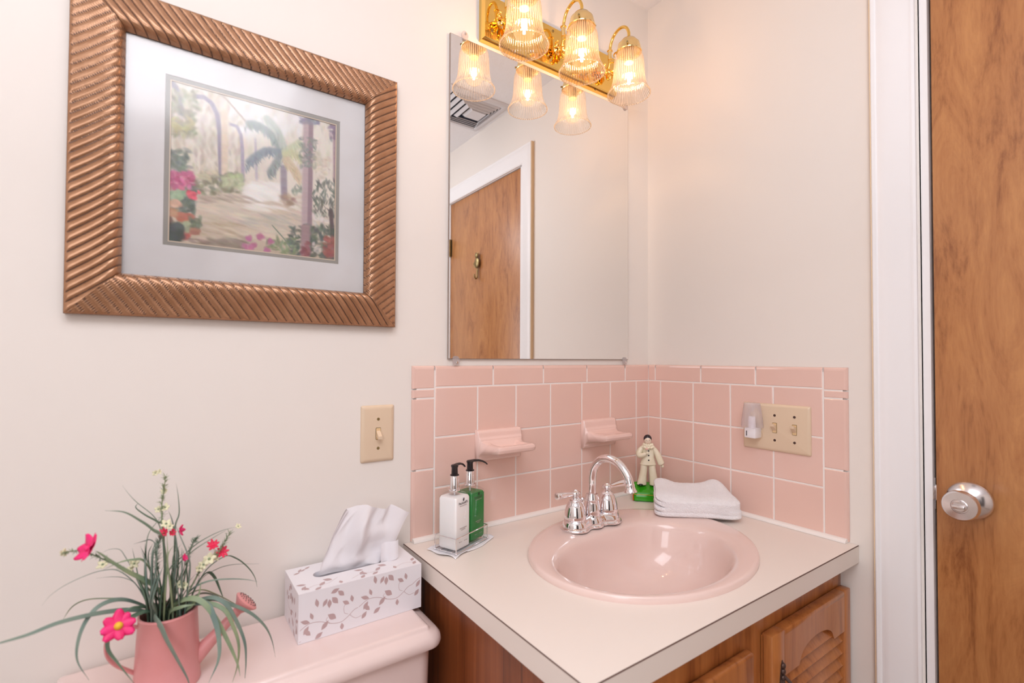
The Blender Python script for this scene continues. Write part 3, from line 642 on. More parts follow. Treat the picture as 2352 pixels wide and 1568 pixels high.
for a, c in ((740, 1265), (828, 1258), (905, 1290), (782, 1318), (715, 1335), (880, 1352), (760, 1335)): dabs(a-14, a+14, c-14, c+14, 8, (176, 88, 134), .6, (2.5, 5), .7)
# flowers and pots at the left
dabs(115, 340, 880, 1080, 150, (74, 92, 80), .55, (3, 8), .5, (0, PI), 16); dabs(150, 270, 890, 975, 45, (148, 176, 138), .6, (3, 7), .7)
dabs(125, 330, 785, 905, 120, (190, 78, 122), .6, (2.5, 6), .6, (0, PI), 22); dabs(300, 345, 920, 970, 12, (222, 74, 92), .8, (3, 5), .8); dabs(360, 380, 922, 938, 4, (222, 84, 100), .8, (2, 3), .8)
for x0, x1, y0, y1, c_ in ((125, 230, 995, 1040, (206, 158, 132)), (115, 215, 1055, 1110, (188, 138, 104)), (225, 325, 1085, 1145, (176, 92, 66)), (115, 170, 1110, 1165, (110, 80, 70)), (245, 290, 1210, 1270, (178, 82, 74)), (320, 368, 1180, 1235, (160, 105, 84))):
    dabs(x0, x1, y0, y1, 34, c_, .7, (3, 6), .6, (0, .4), 10)
dabs(180, 300, 1150, 1215, 36, (150, 158, 120), .6, (3, 6), .6); dabs(115, 240, 1175, 1300, 90, (50, 60, 58), .65, (4, 8), .7, (0, PI), 9); dabs(310, 385, 1125, 1185, 24, (92, 104, 80), .6, (3, 6), .5)
img = img*0.86+np.array((224, 214, 210.))*0.14
img += rng.normal(0, 2.5, img.shape); img = np.clip(img/255, 0, 1); lcol = np.where(img <= .04045, img/12.92, ((img+.055)/1.055)**2.4)
me = bpy.data.meshes.new('print'); vx = [(gx0+(gx1-gx0)*i/(NX-1)+1.065, -D0+0.0032, gz1-(gz1-gz0)*j/(NZ-1)-1.25) for j in range(NZ) for i in range(NX)]
me.from_pydata(vx, [], [(j*NX+i, (j+1)*NX+i, (j+1)*NX+i+1, j*NX+i+1) for j in range(NZ-1) for i in range(NX-1)])
ca_ = me.color_attributes.new('paint', 'FLOAT_COLOR', 'POINT'); ca_.data.foreach_set('color', np.concatenate([lcol.reshape(-1, 3), np.ones((NX*NZ, 1))], 1).ravel())
me.materials.append(M['print']); o = bpy.data.objects.new('print', me); COL.objects.link(o); o.parent = pf
b = MB(); b.box((ix0, -D0-0.0012, iz0), (ix1, -D0-0.0022, iz1)); b.build('glazing', M['picglass'], pf)

# ------------------------------------------------------------------ wall plates
def plate(b, fn, w_, h_, t=0.0065):
    rings = []
    for ins, d in ((0, 0.0003), (0, 0.0018), (0.0012, 0.0036), (0.0045, t-0.0006), (0.008, t)):
        rings.append([fn(a, c, d) for a, c in rrect(w_-2*ins, h_-2*ins, max(0.0008, 0.0035-ins*.3), 4)])
    b.loft(rings)
sw = thing('light_switch', 'single almond toggle switch plate on the wall left of the tiles', 'switch', (-0.8458, 0, 1.037))
fA = lambda a, c, d: Vector((-0.8458+a, -d, 1.0367+c))
b = MB(); plate(b, fA, 0.0690, 0.1150); b.build('cover_plate', M['almond'], sw)
def toggle(fn, parent, up):
    b = MB(); b.prism(rrect(0.0105, 0.0245, 0.001, 2), fn, 0.0064, 0.0068); sl = b.build('toggle_slot', M['antique'], parent)
    b = MB(); b.prism(rrect(0.0088, 0.0225, 0.001, 2), fn, 0.0064, 0.0074); b.build('toggle_frame', M['almond2'], parent)
    b = MB(); s_ = 1 if up else -1
    b.loft([[fn(a*0.0080/2, s_*o_+c*hh/2, d) for a, c in ((-1, -1), (1, -1), (1, 1), (-1, 1))] for o_, hh, d in ((0.000, 0.0130, 0.0070), (0.0030, 0.0085, 0.0120), (0.0068, 0.0070, 0.0180), (0.0072, 0.0058, 0.0190))], smooth=False)
    b.build('toggle', M['almond'], parent)
def plate_screw(fn, a, c, parent, m):
    b = MB(); p0, p1 = fn(a, c, 0.0066), fn(a, c, 0.0078); b.lathe([(0, 0), (0.0031, 0), (0.0026, 0.0008), (0, 0.0012)], p0, p1-p0, 14); b.build('screw', m, parent)
toggle(fA, sw, False); plate_screw(fA, 0, 0.0295, sw, M['antique']); plate_screw(fA, 0, -0.0295, sw, M['antique'])
sp = thing('switch_plate', 'wide almond wall plate with two toggles and a covered outlet, on the pink tiles', 'switch plate', (-0.0075, -0.3865, 1.0285))
fB = lambda a, c, d: Vector((-0.0075-d, -0.3860-a, 1.0283+c))
b = MB(); plate(b, fB, 0.1580, 0.1125); b.build('cover_plate', M['almond'], sp)
for k_ in (0, 1):
    f2 = (lambda kk: (lambda a, c, d: fB(a+kk*0.0452, c, d)))(k_); toggle(f2, sp, True)
    plate_screw(f2, 0, 0.0295, sp, M['screw']); plate_screw(f2, 0, -0.0295, sp, M['screw'])
b = MB()
for s_ in (1, -1):
    b.prism([(-0.0455+0.0165*math.cos(t), s_*0.0195+max(-0.0135, min(0.0135, 0.0165*math.sin(t)))) for t in [2*PI*i/28 for i in range(28)]], fB, 0.0062, 0.0085)
b.build('outlet', M['almond'], sp)
# night light plugged into the outlet
nl = thing('night_light', 'small plug-in night light with a frosted shade, in the wall plate outlet', 'night light', (-0.02, -0.343, 1.01))
nc = Vector((-0.0305, -0.3400, 0))
b = MB(); b.box((-0.0162, -0.3555, 1.0005), (-0.0440, -0.3270, 1.0250), 0.003); b.box((-0.014, -0.3545, 1.002), (-0.020, -0.328, 1.022), 0.001); b.build('plug_body', M['whiteplastic'], nl)
b = MB(); b.box((-0.044, -0.3345, 1.006), (-0.0448, -0.3330, 1.018)); b.build('switch_mark', M['black'], nl)
b = MB(); b.tube([(-0.032, -0.3405, 1.024), (-0.032, -0.3405, 1.052)], 0.0085, 16); b.build('lamp', M['whiteplastic'], nl)
b = MB()
b.lathe([(0.0225, 1.0262), (0.0228, 1.030), (0.0215, 1.048), (0.0190, 1.068), (0.0168, 1.0835), (0.0160, 1.0850), (0.0, 1.0852)], (-0.0325, -0.3415, 0), n=120, sx=1.0, sy=1.08, rib=lambda t, z: 1+0.012*math.cos(40*t), caps=False); b.build('ribbed_shade', M['diffuser'], nl, auto=False)

# ------------------------------------------------------------------ vanity cabinet
vn = thing('vanity_cabinet', 'stained oak vanity cabinet under the cream counter, with a louvred door', 'cabinet', (-0.38, -0.26, FLOOR))
CT = 0.764
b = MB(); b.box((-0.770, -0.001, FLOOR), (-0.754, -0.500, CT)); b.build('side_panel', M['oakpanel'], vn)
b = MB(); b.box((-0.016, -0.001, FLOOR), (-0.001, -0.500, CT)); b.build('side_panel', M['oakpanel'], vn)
b = MB()
b.box((-0.770, -0.500, FLOOR+0.09), (-0.725, -0.519, CT), 0.0008); b.box((-0.398, -0.500, FLOOR+0.09), (-0.322, -0.519, CT), 0.0008); b.box((-0.040, -0.500, FLOOR+0.09), (-0.002, -0.519, CT), 0.0008)
b.box((-0.726, -0.501, CT-0.085), (-0.039, -0.5185, CT)); b.box((-0.726, -0.501, FLOOR+0.09), (-0.039, -0.5185, FLOOR+0.13)); b.build('face_frame', M['oak'], vn)
b = MB(); b.box((-0.755, -0.44, FLOOR), (-0.016, -0.45, FLOOR+0.09)); b.box((-0.755, -0.002, FLOOR+0.09), (-0.016, -0.49, FLOOR+0.105)); b.build('toe_board', M['oak'], vn)
# louvred door
dx0, dx1, dz0, dz1 = -0.334, -0.009, 0.09, 0.7085
yb, yf = -0.5200, -0.5400
b = MB()
ow0, ow1, ozb = dx0+0.045, dx1-0.030, dz0+0.05
arch = [(ow0, 0.6265), (-0.236, 0.6265)]+[(-0.162-0.070*math.cos(PI*i/18), 0.6262+0.034*math.sin(PI*i/18)**0.8) for i in range(1, 18)]+[(-0.088, 0.6265), (ow1, 0.6265)]
outer = [(dx0, dz0), (dx1, dz0), (dx1, dz1), (dx0, dz1)]
# frame ring faces as four stiles/rails; the top rail follows the arch
def frame_piece(poly):
    b.prism(poly, lambda a, c, d: Vector((a, -d, c)), 0.520, 0.5378)
b.box((dx0, yb, dz0), (dx1, yb-0.004, ozb)); b.box((dx0, yb, ozb), (ow0, yb-0.004, dz1-0.004)); b.box((ow1, yb, ozb), (dx1, yb-0.004, dz1-0.004)); cd = b.build('cabinet_door', M['oak'], vn, auto=False)
b = MB(); b.box((dx0, yb-0.0005, dz0), (ow0, yf, dz1), 0.0028); b.build('door_stile', M['oak'], cd)
b = MB(); b.box((ow1, yb-0.0005, dz0), (dx1, yf, dz1), 0.0028); b.build('door_stile', M['oak'], cd)
b = MB(); b.box((ow0-0.001, yb-0.0005, dz0+0.0001), (ow1+0.001, yf+0.0002, ozb), 0.0025); b.build('door_rail', M['oak'], cd)
b = MB(); b.prism(arch+[(ow1+0.001, dz1-0.003), (ow0-0.001, dz1-0.003)], lambda a, c, d: Vector((a, -d, c)), 0.5205, 0.5396); b.build('arched_rail', M['oak'], cd)
b = MB(); b.box((ow0-0.0008, yb-0.0005, dz1-0.012), (ow1+0.0008, yf+0.0001, dz1), 0.0028); b.build('top_edge', M['oak'], cd)
b = MB(); b.box((ow0, yb-0.0005, ozb), (ow1, yb-0.002, 0.665)); z = ozb+0.012
while z < 0.655:
    b.prism([(0.0, 0.0), (0.0015, -0.003), (0.0135, 0.0185), (0.0120, 0.0215)], lambda a, c, d, z=z: Vector((ow0+(ow1-ow0)*d, yf+0.0035+a, z+c)), 0.0, 1.0); z += 0.0252
b.build('louvres', M['oak'], cd)
# pull: antique backplate with a white porcelain centre
b = MB(); pxx = -0.3015
b.prism([(pxx+0.0065*math.cos(t)*(1+0.35*math.cos(2*t)), 0.615+0.044*math.sin(t)) for t in [2*PI*i/24 for i in range(24)]], lambda a, c, d: Vector((a, -d, c)), 0.5395, 0.5415)
for zz in (0.650, 0.640, 0.629, 0.592, 0.581): b.ball((pxx, -0.5425, zz), 0.0052, 8, (1, .8, 1))
b.tube(spline([(pxx, -0.542, 0.632), (pxx, -0.552, 0.628), (pxx, -0.562, 0.618)], 5), 0.0032, 8); b.tube(spline([(pxx, -0.542, 0.570), (pxx, -0.554, 0.572), (pxx, -0.562, 0.58)], 5), 0.0032, 8)
pl = b.build('door_pull', M['screw'], cd); pl['label'] = 'dark metal pull with a white porcelain grip'
b = MB(); b.tube([(pxx, -0.562, 0.620), (pxx, -0.564, 0.610), (pxx, -0.5645, 0.599), (pxx, -0.564, 0.588), (pxx, -0.562, 0.578)], [0.0045, 0.0068, 0.0075, 0.0068, 0.0045], 14); b.build('porcelain_grip', M['whiteplastic'], cd)
# drawer front beside it
b = MB(); b.box((-0.742, yb, 0.560), (-0.386, -0.5375, 0.7000), 0.006, 4); b.build('drawer_front', M['oak'], vn)
b = MB(); b.box((-0.742, yb, 0.09), (-0.386, -0.5375, 0.545), 0.006, 4); b.build('cabinet_door', M['oak'], vn)

# counter with a hole for the sink
SC = Vector((-0.389, -0.302, 0)); SA, SB = 0.2615, 0.2110
ct = thing('countertop', 'cream laminate counter top around the pink sink', 'countertop', (-0.39, -0.27, 0.764))
b = MB(); NO = 96
def outer_pt(t):
    x0, x1, y0, y1 = -0.787, -0.0006, -0.5530, -0.0006; c, s_ = math.cos(t), math.sin(t); k_ = 1e9
    if c > 1e-9: k_ = min(k_, (x1-SC.x)/c)
    if c < -1e-9: k_ = min(k_, (x0-SC.x)/c)
    if s_ > 1e-9: k_ = min(k_, (y1-SC.y)/s_)
    if s_ < -1e-9: k_ = min(k_, (y0-SC.y)/s_)
    return SC.x+c*k_, SC.y+s_*k_
ts = sorted([2*PI*i/NO for i in range(NO)]+[math.atan2(y-SC.y, x-SC.x) % (2*PI) for x in (-0.787, -0.0006) for y in (-0.553, -0.0006)])
def ring(fn, z): return [Vector((*fn(t), z)) for t in ts]
hole = lambda t: (SC.x+(SA-0.012)*math.cos(t), SC.y+(SB-0.012)*math.sin(t))
def ins(k_): return lambda t: (min(max(outer_pt(t)[0], -0.787+k_), -0.0006), max(outer_pt(t)[1], -0.553+k_))
b.loft([ring(hole, 0.770), ring(hole, 0.80), ring(ins(0.0008), 0.80)], caps=False, smooth=False); b.build('laminate_top', M['counter'], ct)
b = MB(); b.box((-0.7870, -0.0006, 0.764), (-0.7855, -0.5530, 0.7985)); b.box((-0.7870, -0.5515, 0.764), (-0.0006, -0.5530, 0.7985)); b.loft([ring(hole, 0.770), ring(ins(0.0008), 0.764)], caps=False, smooth=False); b.build('front_apron', M['counter'], ct)
b = MB(); b.box((-0.78725, -0.0006, 0.7984), (-0.7850, -0.5531, 0.7994)); b.box((-0.7870, -0.5510, 0.7984), (-0.0006, -0.5533, 0.7994)); b.build('edge_seam', M['seam'], ct)

# ------------------------------------------------------------------ sink
sk = thing('bathroom_sink', 'oval pink china drop-in sink set in the cream counter', 'sink', (SC.x, SC.y, 0.80))
OC = SC.to_2d()+Vector((-0.0270, -0.0260)); OA, OB = 0.2050, 0.1500; SROT = Matrix.Rotation(math.radians(8.0), 2)
def lip(t):       # D-shaped opening, flatter at the back by the faucet
    c, s_ = math.cos(t), math.sin(t)
    if s_ > 0: e = 2/2.45; c2 = math.copysign(abs(c)**e, c); s2 = abs(s_)**e; return OC.x+OA*c2, OC.y+0.1330*s2
    return OC.x+OA*c, OC.y+OB*s_
def sring(f, z, kind):
    out = []
    for i in range(128):
        t = 2*PI*i/128
        xo, yo = SC.x+SA*math.cos(t), SC.y+SB*math.sin(t); xi, yi = lip(t)
        if kind == 'o': out.append(Vector((xo+(xi-xo)*f, yo+(yi-yo)*f, z)))
        else: out.append(Vector((OC.x+(xi-OC.x)*f, OC.y+0.01*(1-f)+(yi-OC.y)*f, z)))
    for p in out:
        q_ = SROT @ (p.to_2d()-SC.to_2d()); p.x, p.y = SC.x+q_.x, SC.y+q_.y
    return out
b = MB()
rings = [sring(0.06, 0.795, 'o'), sring(0.0, 0.8004, 'o'), sring(0.0, 0.8045, 'o'), sring(0.03, 0.8085, 'o'), sring(0.09, 0.8108, 'o'), sring(0.2, 0.8112, 'o'), sring(0.45, 0.8106, 'o'), sring(0.7, 0.8092, 'o'), sring(0.86, 0.8070, 'o'), sring(0.95, 0.8040, 'o')]
for f, z in ((1.0, 0.8005), (0.985, 0.796), (0.97, 0.790), (0.95, 0.780), (0.925, 0.765), (0.89, 0.748), (0.84, 0.731), (0.77, 0.715), (0.67, 0.702), (0.54, 0.692), (0.40, 0.686), (0.25, 0.682), (0.13, 0.680)): rings.append(sring(f, z, 'i'))
b.loft(rings, caps=False); b.build('basin', M['china'], sk, auto=False)
b = MB(); dq = SROT @ (Vector((OC.x, OC.y+0.0087))-SC.to_2d()); dc = (SC.x+dq.x, SC.y+dq.y, 0)
b.lathe([(0.030, 0.6795), (0.029, 0.6835), (0.022, 0.6820), (0.018, 0.6790), (0.0, 0.6790)], dc, n=32); b.lathe([(0.0, 0.6800), (0.015, 0.6810), (0.016, 0.6835), (0.0, 0.6850)], dc, n=24); b.build('drain', M['chrome'], sk)

# ------------------------------------------------------------------ faucet
fc = thing('faucet', 'chrome two-handle faucet with a high arched spout, on the back of the pink sink', 'faucet', (-0.395, -0.160, 0.8098))
FY = -0.160; FX = -0.395; FZ = 0.8096
def scallop(off, n=120):
    pts = []
    circ = ((FX-0.0508, 0, 0.0285+off), (FX+0.0508, 0, 0.0285+off), (FX, 0, 0.0245+off), (FX-0.026, 0, 0.0200+off), (FX+0.026, 0, 0.0200+off))
    for i in range(n):
        t = 2*PI*i/n; c, s_ = math.cos(t), math.sin(t); best = 0
        for cx, cy, r in circ:
            ex = cx-FX; B = c*ex; C_ = ex*ex-r*r; disc = B*B-C_
            if disc >= 0: best = max(best, B+math.sqrt(disc))
        pts.append((FX+c*best, FY+s_*best))
    return pts
b = MB(); b.loft([[Vector((x, y, FZ+z)) for x, y in scallop(o_)] for o_, z in ((0.001, -0.0006), (0.0045, 0.0), (0.005, 0.003), (0.0035, 0.0055), (0.0004, 0.0070), (0.0002, 0.0085), (-0.0006, 0.0135), (-0.0028, 0.0195), (-0.0055, 0.0228), (-0.010, 0.0236))]); b.build('base', M['chrome'], fc)
for hx in (FX-0.0508, FX+0.0508):
    s_ = -1 if hx < FX else 1
    b = MB(); b.lathe([(0.0240, 0.0205), (0.0256, 0.0225), (0.0246, 0.0238), (0.0252, 0.0255), (0.0246, 0.0310), (0.0232, 0.0400), (0.0206, 0.0500), (0.0176, 0.0575), (0.0144, 0.0620), (0.0142, 0.0632), (0.0148, 0.0644), (0.0136, 0.0662), (0.0100, 0.0690), (0.0068, 0.0715), (0.0068, 0.0735), (0.0108, 0.0770), (0.0122, 0.0800), (0.0112, 0.0832), (0.0060, 0.0850), (0.0045, 0.0865), (0.0035, 0.0880), (0.0, 0.0885)], (hx, FY, FZ), n=40)
    hn = b.build('handle', M['chrome'], fc)
    b = MB(); zl = FZ+0.0795; yy = (0.0, -0.001, -0.002, -0.003, -0.004, -0.005, -0.006)
    b.tube([(hx+s_*t, FY+y, zl+dz) for t, y, dz in ((0.008, 0, 0), (0.016, -.0005, 0.0002), (0.026, -.001, 0.001), (0.036, -.0015, 0.0018), (0.046, -.002, 0.0022), (0.053, -.0025, 0.0022), (0.0565, -.003, 0.0022), (0.058, -.003, 0.0022))], [0.0050, 0.0056, 0.0068, 0.0080, 0.0090, 0.0096, 0.0088, 0.0060], 20, flat=0.86); b.build('lever', M['chrome'], hn)
b = MB(); b.lathe([(0.0180, 0.0190), (0.0205, 0.0215), (0.0200, 0.0235), (0.0198, 0.0300), (0.0184, 0.0430), (0.0158, 0.0560), (0.0160, 0.0575), (0.0168, 0.0590), (0.0160, 0.0610), (0.0142, 0.0690), (0.0136, 0.0712), (0.0100, 0.0716), (0.0, 0.0716)], (FX, FY, FZ), n=40); b.build('spout_base', M['chrome'], fc)
b = MB(); path = [(FX, FY, FZ+0.068), (FX, FY-0.0008, FZ+0.090), (FX, FY-0.002, 0.922), (FX, FY-0.0095, 0.944), (FX, FY-0.028, 0.9625), (FX, FY-0.053, 0.9695), (FX, FY-0.078, 0.9655), (FX, FY-0.097, 0.9530), (FX, FY-0.1095, 0.938), (FX, FY-0.1140, 0.925)]
sp_ = spline(path, 8); b.tube(sp_, 0.0090, 24); spt = b.build('spout', M['chrome'], fc)
b = MB(); e0 = Vector(path[-1]); b.lathe([(0.0084, -0.003), (0.0100, 0.0), (0.0100, 0.0015), (0.0094, 0.003), (0.0105, 0.007), (0.0118, 0.011), (0.0135, 0.0135), (0.0138, 0.0155), (0.0125, 0.0162), (0.0, 0.0155)], e0, (0, -0.12, -1), 32); b.build('aerator', M['chrome'], spt)
b = MB(); b.tube([(FX-0.008, FY+0.0225, FZ+0.020), (FX-0.008, FY+0.0235, FZ+0.052)], 0.0022, 10); b.lathe([(0.0022, 0), (0.0052, 0.002), (0.0060, 0.005), (0.0045, 0.008), (0, 0.009)], (FX-0.008, FY+0.0235, FZ+0.050), n=16); b.build('lift_rod', M['chrome'], fc)

# ------------------------------------------------------------------ dispenser bottles in a wire caddy
ca = math.radians(22.0); U2 = Vector((math.cos(ca), math.sin(ca), 0)); V2 = Vector((-math.sin(ca), math.cos(ca), 0)); F0 = Vector((-0.7276, -0.1217, 0))
CU, CV = 0.1060, 0.0550
nk = thing('paper_napkin', 'white folded paper napkin under the wire bottle caddy', 'napkin', F0+U2*.05+V2*.03+Vector((0, 0, 0.8004)))
b = MB()
def npk(u, v):
    p = F0+U2*(-0.014+0.134*u+0.004*math.sin(9*v))+V2*(-0.010+0.075*v+0.003*math.sin(8*u)); e = max(abs(u-.5), abs(v-.5))*2
    return Vector((p.x, p.y, 0.8008+0.0012*abs(math.sin(5*u+2*v))*(e > .8)+0.0035*max(0, e-.9)*10*abs(math.sin(7*u+4*v))*(1 if u < .3 or u > .9 else .3)))
b.grid(npk, 40, 24); o = b.build('napkin_sheet', M['paper'], nk); md = o.modifiers.new('thickness', 'SOLIDIFY'); md.thickness = 0.0006; md.offset = 1
cdy = thing('wire_caddy', 'thin chrome wire caddy holding the two pump bottles', 'caddy', F0+U2*(CU/2)+V2*(CV/2)+Vector((0, 0, 0.8035)))
def cp(u, v, z): p = F0+U2*u+V2*v; return Vector((p.x, p.y, z))
b = MB(); zb_ = 0.8038
for z, r in ((zb_, 0.0011), (0.8325, 0.0011)): b.tube([cp(0, 0, z), cp(CU, 0, z), cp(CU, CV, z), cp(0, CV, z)], r, 8, closed=True)
b.build('rails', M['chrome'], cdy)
for u, v in ((0, 0), (CU, 0), (CU, CV), (0, CV)):
    b = MB(); b.tube([cp(u, v, zb_), cp(u, v, 0.8325)], 0.0011, 8); b.ball(cp(u, v, zb_-0.0005), 0.0019, 8); b.build('post', M['chrome'], cdy)
b = MB()
for k_ in (0.25, 0.5, 0.75): b.tube([cp(-0.002, CV*k_, zb_-0.0002), cp(CU+0.002, CV*k_, zb_-0.0002)], 0.0009, 8)
b.build('floor_wires', M['chrome'], cdy)
BW = 0.0465
def bottle(cu_, name, label, liq, liqm, ztop, noz, sub):
    cen = cp(cu_, CV/2, 0); Z0 = 0.8052
    th = thing(name, label, 'soap dispenser', Vector((cen.x, cen.y, Z0)), 'pump bottles in the wire caddy')
    def rr(w_, r, z): return [cen+U2*a+V2*c+Vector((0, 0, z)) for a, c in rrect(w_, w_, r, 6)]
    b = MB(); b.loft([rr(BW-0.003, 0.003, Z0), rr(BW, 0.004, Z0+0.0015), rr(BW, 0.004, 0.905), rr(BW-0.002, 0.006, 0.9105), rr(BW-0.010, 0.012, 0.9150), rr(0.026, 0.0125, 0.9178), rr(0.024, 0.0118, 0.921)]); bt = b.build('bottle', M['glass'], th)
    b = MB(); b.loft([rr(BW-0.004, 0.003, Z0+(0.002 if liq == 'lotion' else 0.006)), rr(BW-0.0016, 0.0035, Z0+(0.004 if liq == 'lotion' else 0.009)), rr(BW-0.0016, 0.0035, ztop-0.004), rr(BW-0.004, 0.006, ztop), rr(BW-0.012, 0.010, ztop+0.0006)]); b.build('liquid', liqm, bt)
    b = MB(); b.lathe([(0.0125, 0.9195), (0.0132, 0.9215), (0.0128, 0.923), (0.0098, 0.9235), (0.0098, 0.9238), (0.0092, 0.9500), (0.0085, 0.9508), (0, 0.9508)], cen, n=36); b.build('metal_collar', M['chrome'], th)
    b = MB(); b.lathe([(0.0092, 0.9500), (0.0092, 0.9518), (0.0068, 0.9530), (0.0064, 0.9660), (0.0075, 0.9680), (0.0078, 0.9705), (0.0060, 0.9722), (0, 0.9726)], cen, n=28)
    nd = Vector((math.cos(noz), math.sin(noz), 0)); c2 = cen+Vector((0, 0, 0.9700))
    b.tube([c2, c2+nd*0.010+Vector((0, 0, 0.0010)), c2+nd*0.020+Vector((0, 0, 0.0004)), c2+nd*0.029+Vector((0, 0, -0.0022)), c2+nd*0.036+Vector((0, 0, -0.0062)), c2+nd*0.040+Vector((0, 0, -0.0098))], [0.0050, 0.0046, 0.0040, 0.0034, 0.0028, 0.0022], 12, flat=0.62); b.build('pump_head', M['black'], th)
    b = MB(); b.tube([cen+Vector((0, 0, Z0+0.006)), cen+Vector((0, 0, 0.92))], 0.0018, 8); b.build('dip_tube', M['whiteplastic'], th)
    fpos = cen-V2*(BW/2+0.00012)
    def lab(nm, body, size, z, m, du=0.0): text_part(nm, body, size, m, bt, fpos+U2*du+Vector((0, 0, z)), U2, (0, 0, 1))
    b = MB(); q_ = [(0.0020*math.cos(t)+0.0006*math.sin(t), 0.0034*math.sin(t)) for t in [2*PI*i/16 for i in range(16)]]
    b.prism(q_, lambda a, c, d: fpos+U2*(a+0.001)+Vector((0, 0, 0.9045+c))-V2*d, 0.0, 0.0001); b.build('leaf_emblem', M['black'], bt)
    lab('brand_lettering', "Pecksniff's", 0.0072, 0.8955, M['ink']); lab('small_lettering', 'FINE FRAGRANCES', 0.0026, 0.8915, M['ink2'])
    lab('kind_lettering', sub, 0.0034, 0.8465, M['ink2'])
    lab('volume_lettering', '300 ml e        10.1 fl oz', 0.0028, 0.8200, M['ink2'])
    return th
bottle(0.0275, 'lotion_dispenser', 'white lotion in a square bottle with a black pump, nearer the tissue box', 'lotion', M['lotion'], 0.9095, ca+0.12, 'MOISTURISING\nLOTION')
bottle(0.0790, 'soap_dispenser', 'green liquid soap in a square bottle with a black pump, nearer the sink', 'soap', M['soap'], 0.9070, ca-0.55, 'REFRESHING\nWASH')

# ------------------------------------------------------------------ folded towel
tw = thing('folded_towel', 'white terry washcloth folded on the sink rim in the corner', 'towel', (-0.11, -0.22, 0.805))
b = MB(); bm = bmesh.new(); bmesh.ops.create_cube(bm, size=2); bmesh.ops.subdivide_edges(bm, edges=bm.edges[:], cuts=44, use_grid_fill=True)
FL, FR, BR, BL = Vector((-0.2360, -0.2110)), Vector((-0.0780, -0.3480)), Vector((-0.0135, -0.2450)), Vector((-0.1230, -0.1170))
for v in bm.verts:
    p = v.co.copy(); r = 0.42 if v.co.z > 0 else 0.30
    q_ = Vector([max(-1+r, min(1-r, c)) for c in p]); d = p-q_
    if d.length > 1e-9: q_ = q_+d.normalized()*min(r, max(abs(c) for c in d))
    # rounder along the front fold, crisper at the left end
    u, vv, z = (q_.x+1)/2, (q_.y+1)/2, (q_.z+1)/2
    a = FL+(FR-FL)*u; c = BL+(BR-BL)*u; pos = a+(c-a)*vv
    top = 0.050+0.016*vv+0.013*max(0, 1-u*3.2)*(vv > .0)*vv+0.016*math.exp(-((u-0.92)/.16)**2)*vv**2-0.006*math.exp(-((u-.45)/.3)**2)*vv
    top -= 0.008*u*(1-vv)
    zz = 0.8085+z*top-0.005*max(0, (1-z))*max(0, u-.55)
    sl = max(0, 1-abs(u)*14)            # the folded end shows its layers
    off = 0
    for zc, amp in ((0.27, 0.010), (0.50, 0.016), (0.74, 0.008)): off += amp*math.exp(-((z-zc-0.08*math.sin(vv*4))/0.035)**2)
    e = (FR-FL).normalized()
    pos = pos+e*off*max(0, min(1, (0.14-u)/0.14))
    fr_ = max(0, (0.12-vv)/0.12)*math.exp(-((z-.30)/.06)**2)*0.004*min(1, u*6); pos += (c-a).normalized()*fr_*0.3
    nn = noise.noise(Vector((pos.x*22, pos.y*22, zz*26)))*0.0035+noise.noise(Vector((pos.x*160, pos.y*160, zz*160)))*0.0008
    v.co = Vector((pos.x, pos.y, zz))+Vector((0, 0, nn if z > .3 else nn*.3))+Vector((-.6, -.6, 0))*nn*.6
b.frombm(bm); b.build('towel', M['towel'], tw, auto=False)

# ------------------------------------------------------------------ clown figurine
cgp = Vector((-0.104, -0.072, 0.8003)); cg = thing('clown_figurine', 'ivory clown figurine in a ruff and black cap, standing on a green base', 'figurine', cgp, rz=0)
ang = math.radians(-46); X2 = Vector((math.cos(ang), math.sin(ang), 0)); Y2 = Vector((-math.sin(ang), math.cos(ang), 0))      # Y2 points to the corner
def cb(x, y, z): return cgp+X2*(x*1.12+0.004)+Y2*y+Vector((0, 0, z))
def cl(x, y, z): return cgp+X2*(x*1.04+0.0095)+Y2*y+Vector((0, 0, 0.040+(z-0.034)*1.085))
b = MB()
def bring(w_, h_, zf, zk, r=0.008): return [cb(a, c, zf+(zk-zf)*(c/h_+.5)) for a, c in rrect(w_, h_, r, 6)]
b.loft([bring(0.058, 0.052, 0, 0), bring(0.064, 0.058, 0.002, 0.002), bring(0.065, 0.059, 0.018, 0.034), bring(0.060, 0.054, 0.0235, 0.041), bring(0.045, 0.040, 0.026, 0.043)]); b.build('base', M['greenglaze'], cg)
b = MB(); rr_ = bring(0.0665, 0.0605, 0.0195, 0.036, .008)[0:]; b.tube([rr_[i] for i in range(len(rr_))], 0.0007, 6, closed=True); b.build('gold_line', M['goldpaint'], cg)
b = MB(); b.tube([cb(-0.0322, -0.0265, 0.002), cb(-0.0325, -0.0268, 0.018)], 0.0016, 6); b.build('orange_corner', M['orangepaint'], cg)
by = 0.004; gz = 0.034         # feet level
def ell(cx, cy, cz, rx, ry, n=20): return [cl(cx+rx*math.cos(2*PI*i/n), cy+ry*math.sin(2*PI*i/n), cz) for i in range(n)]
b = MB()
for s_ in (-1, 1):
    b.loft([ell(s_*0.0165, by, gz, 0.0125, 0.0105), ell(s_*0.0160, by, gz+0.004, 0.0122, 0.0105), ell(s_*0.0135, by, gz+0.022, 0.0100, 0.0090), ell(s_*0.0110, by, gz+0.040, 0.0092, 0.0088), ell(s_*0.0095, by, gz+0.060, 0.0092, 0.0092)])
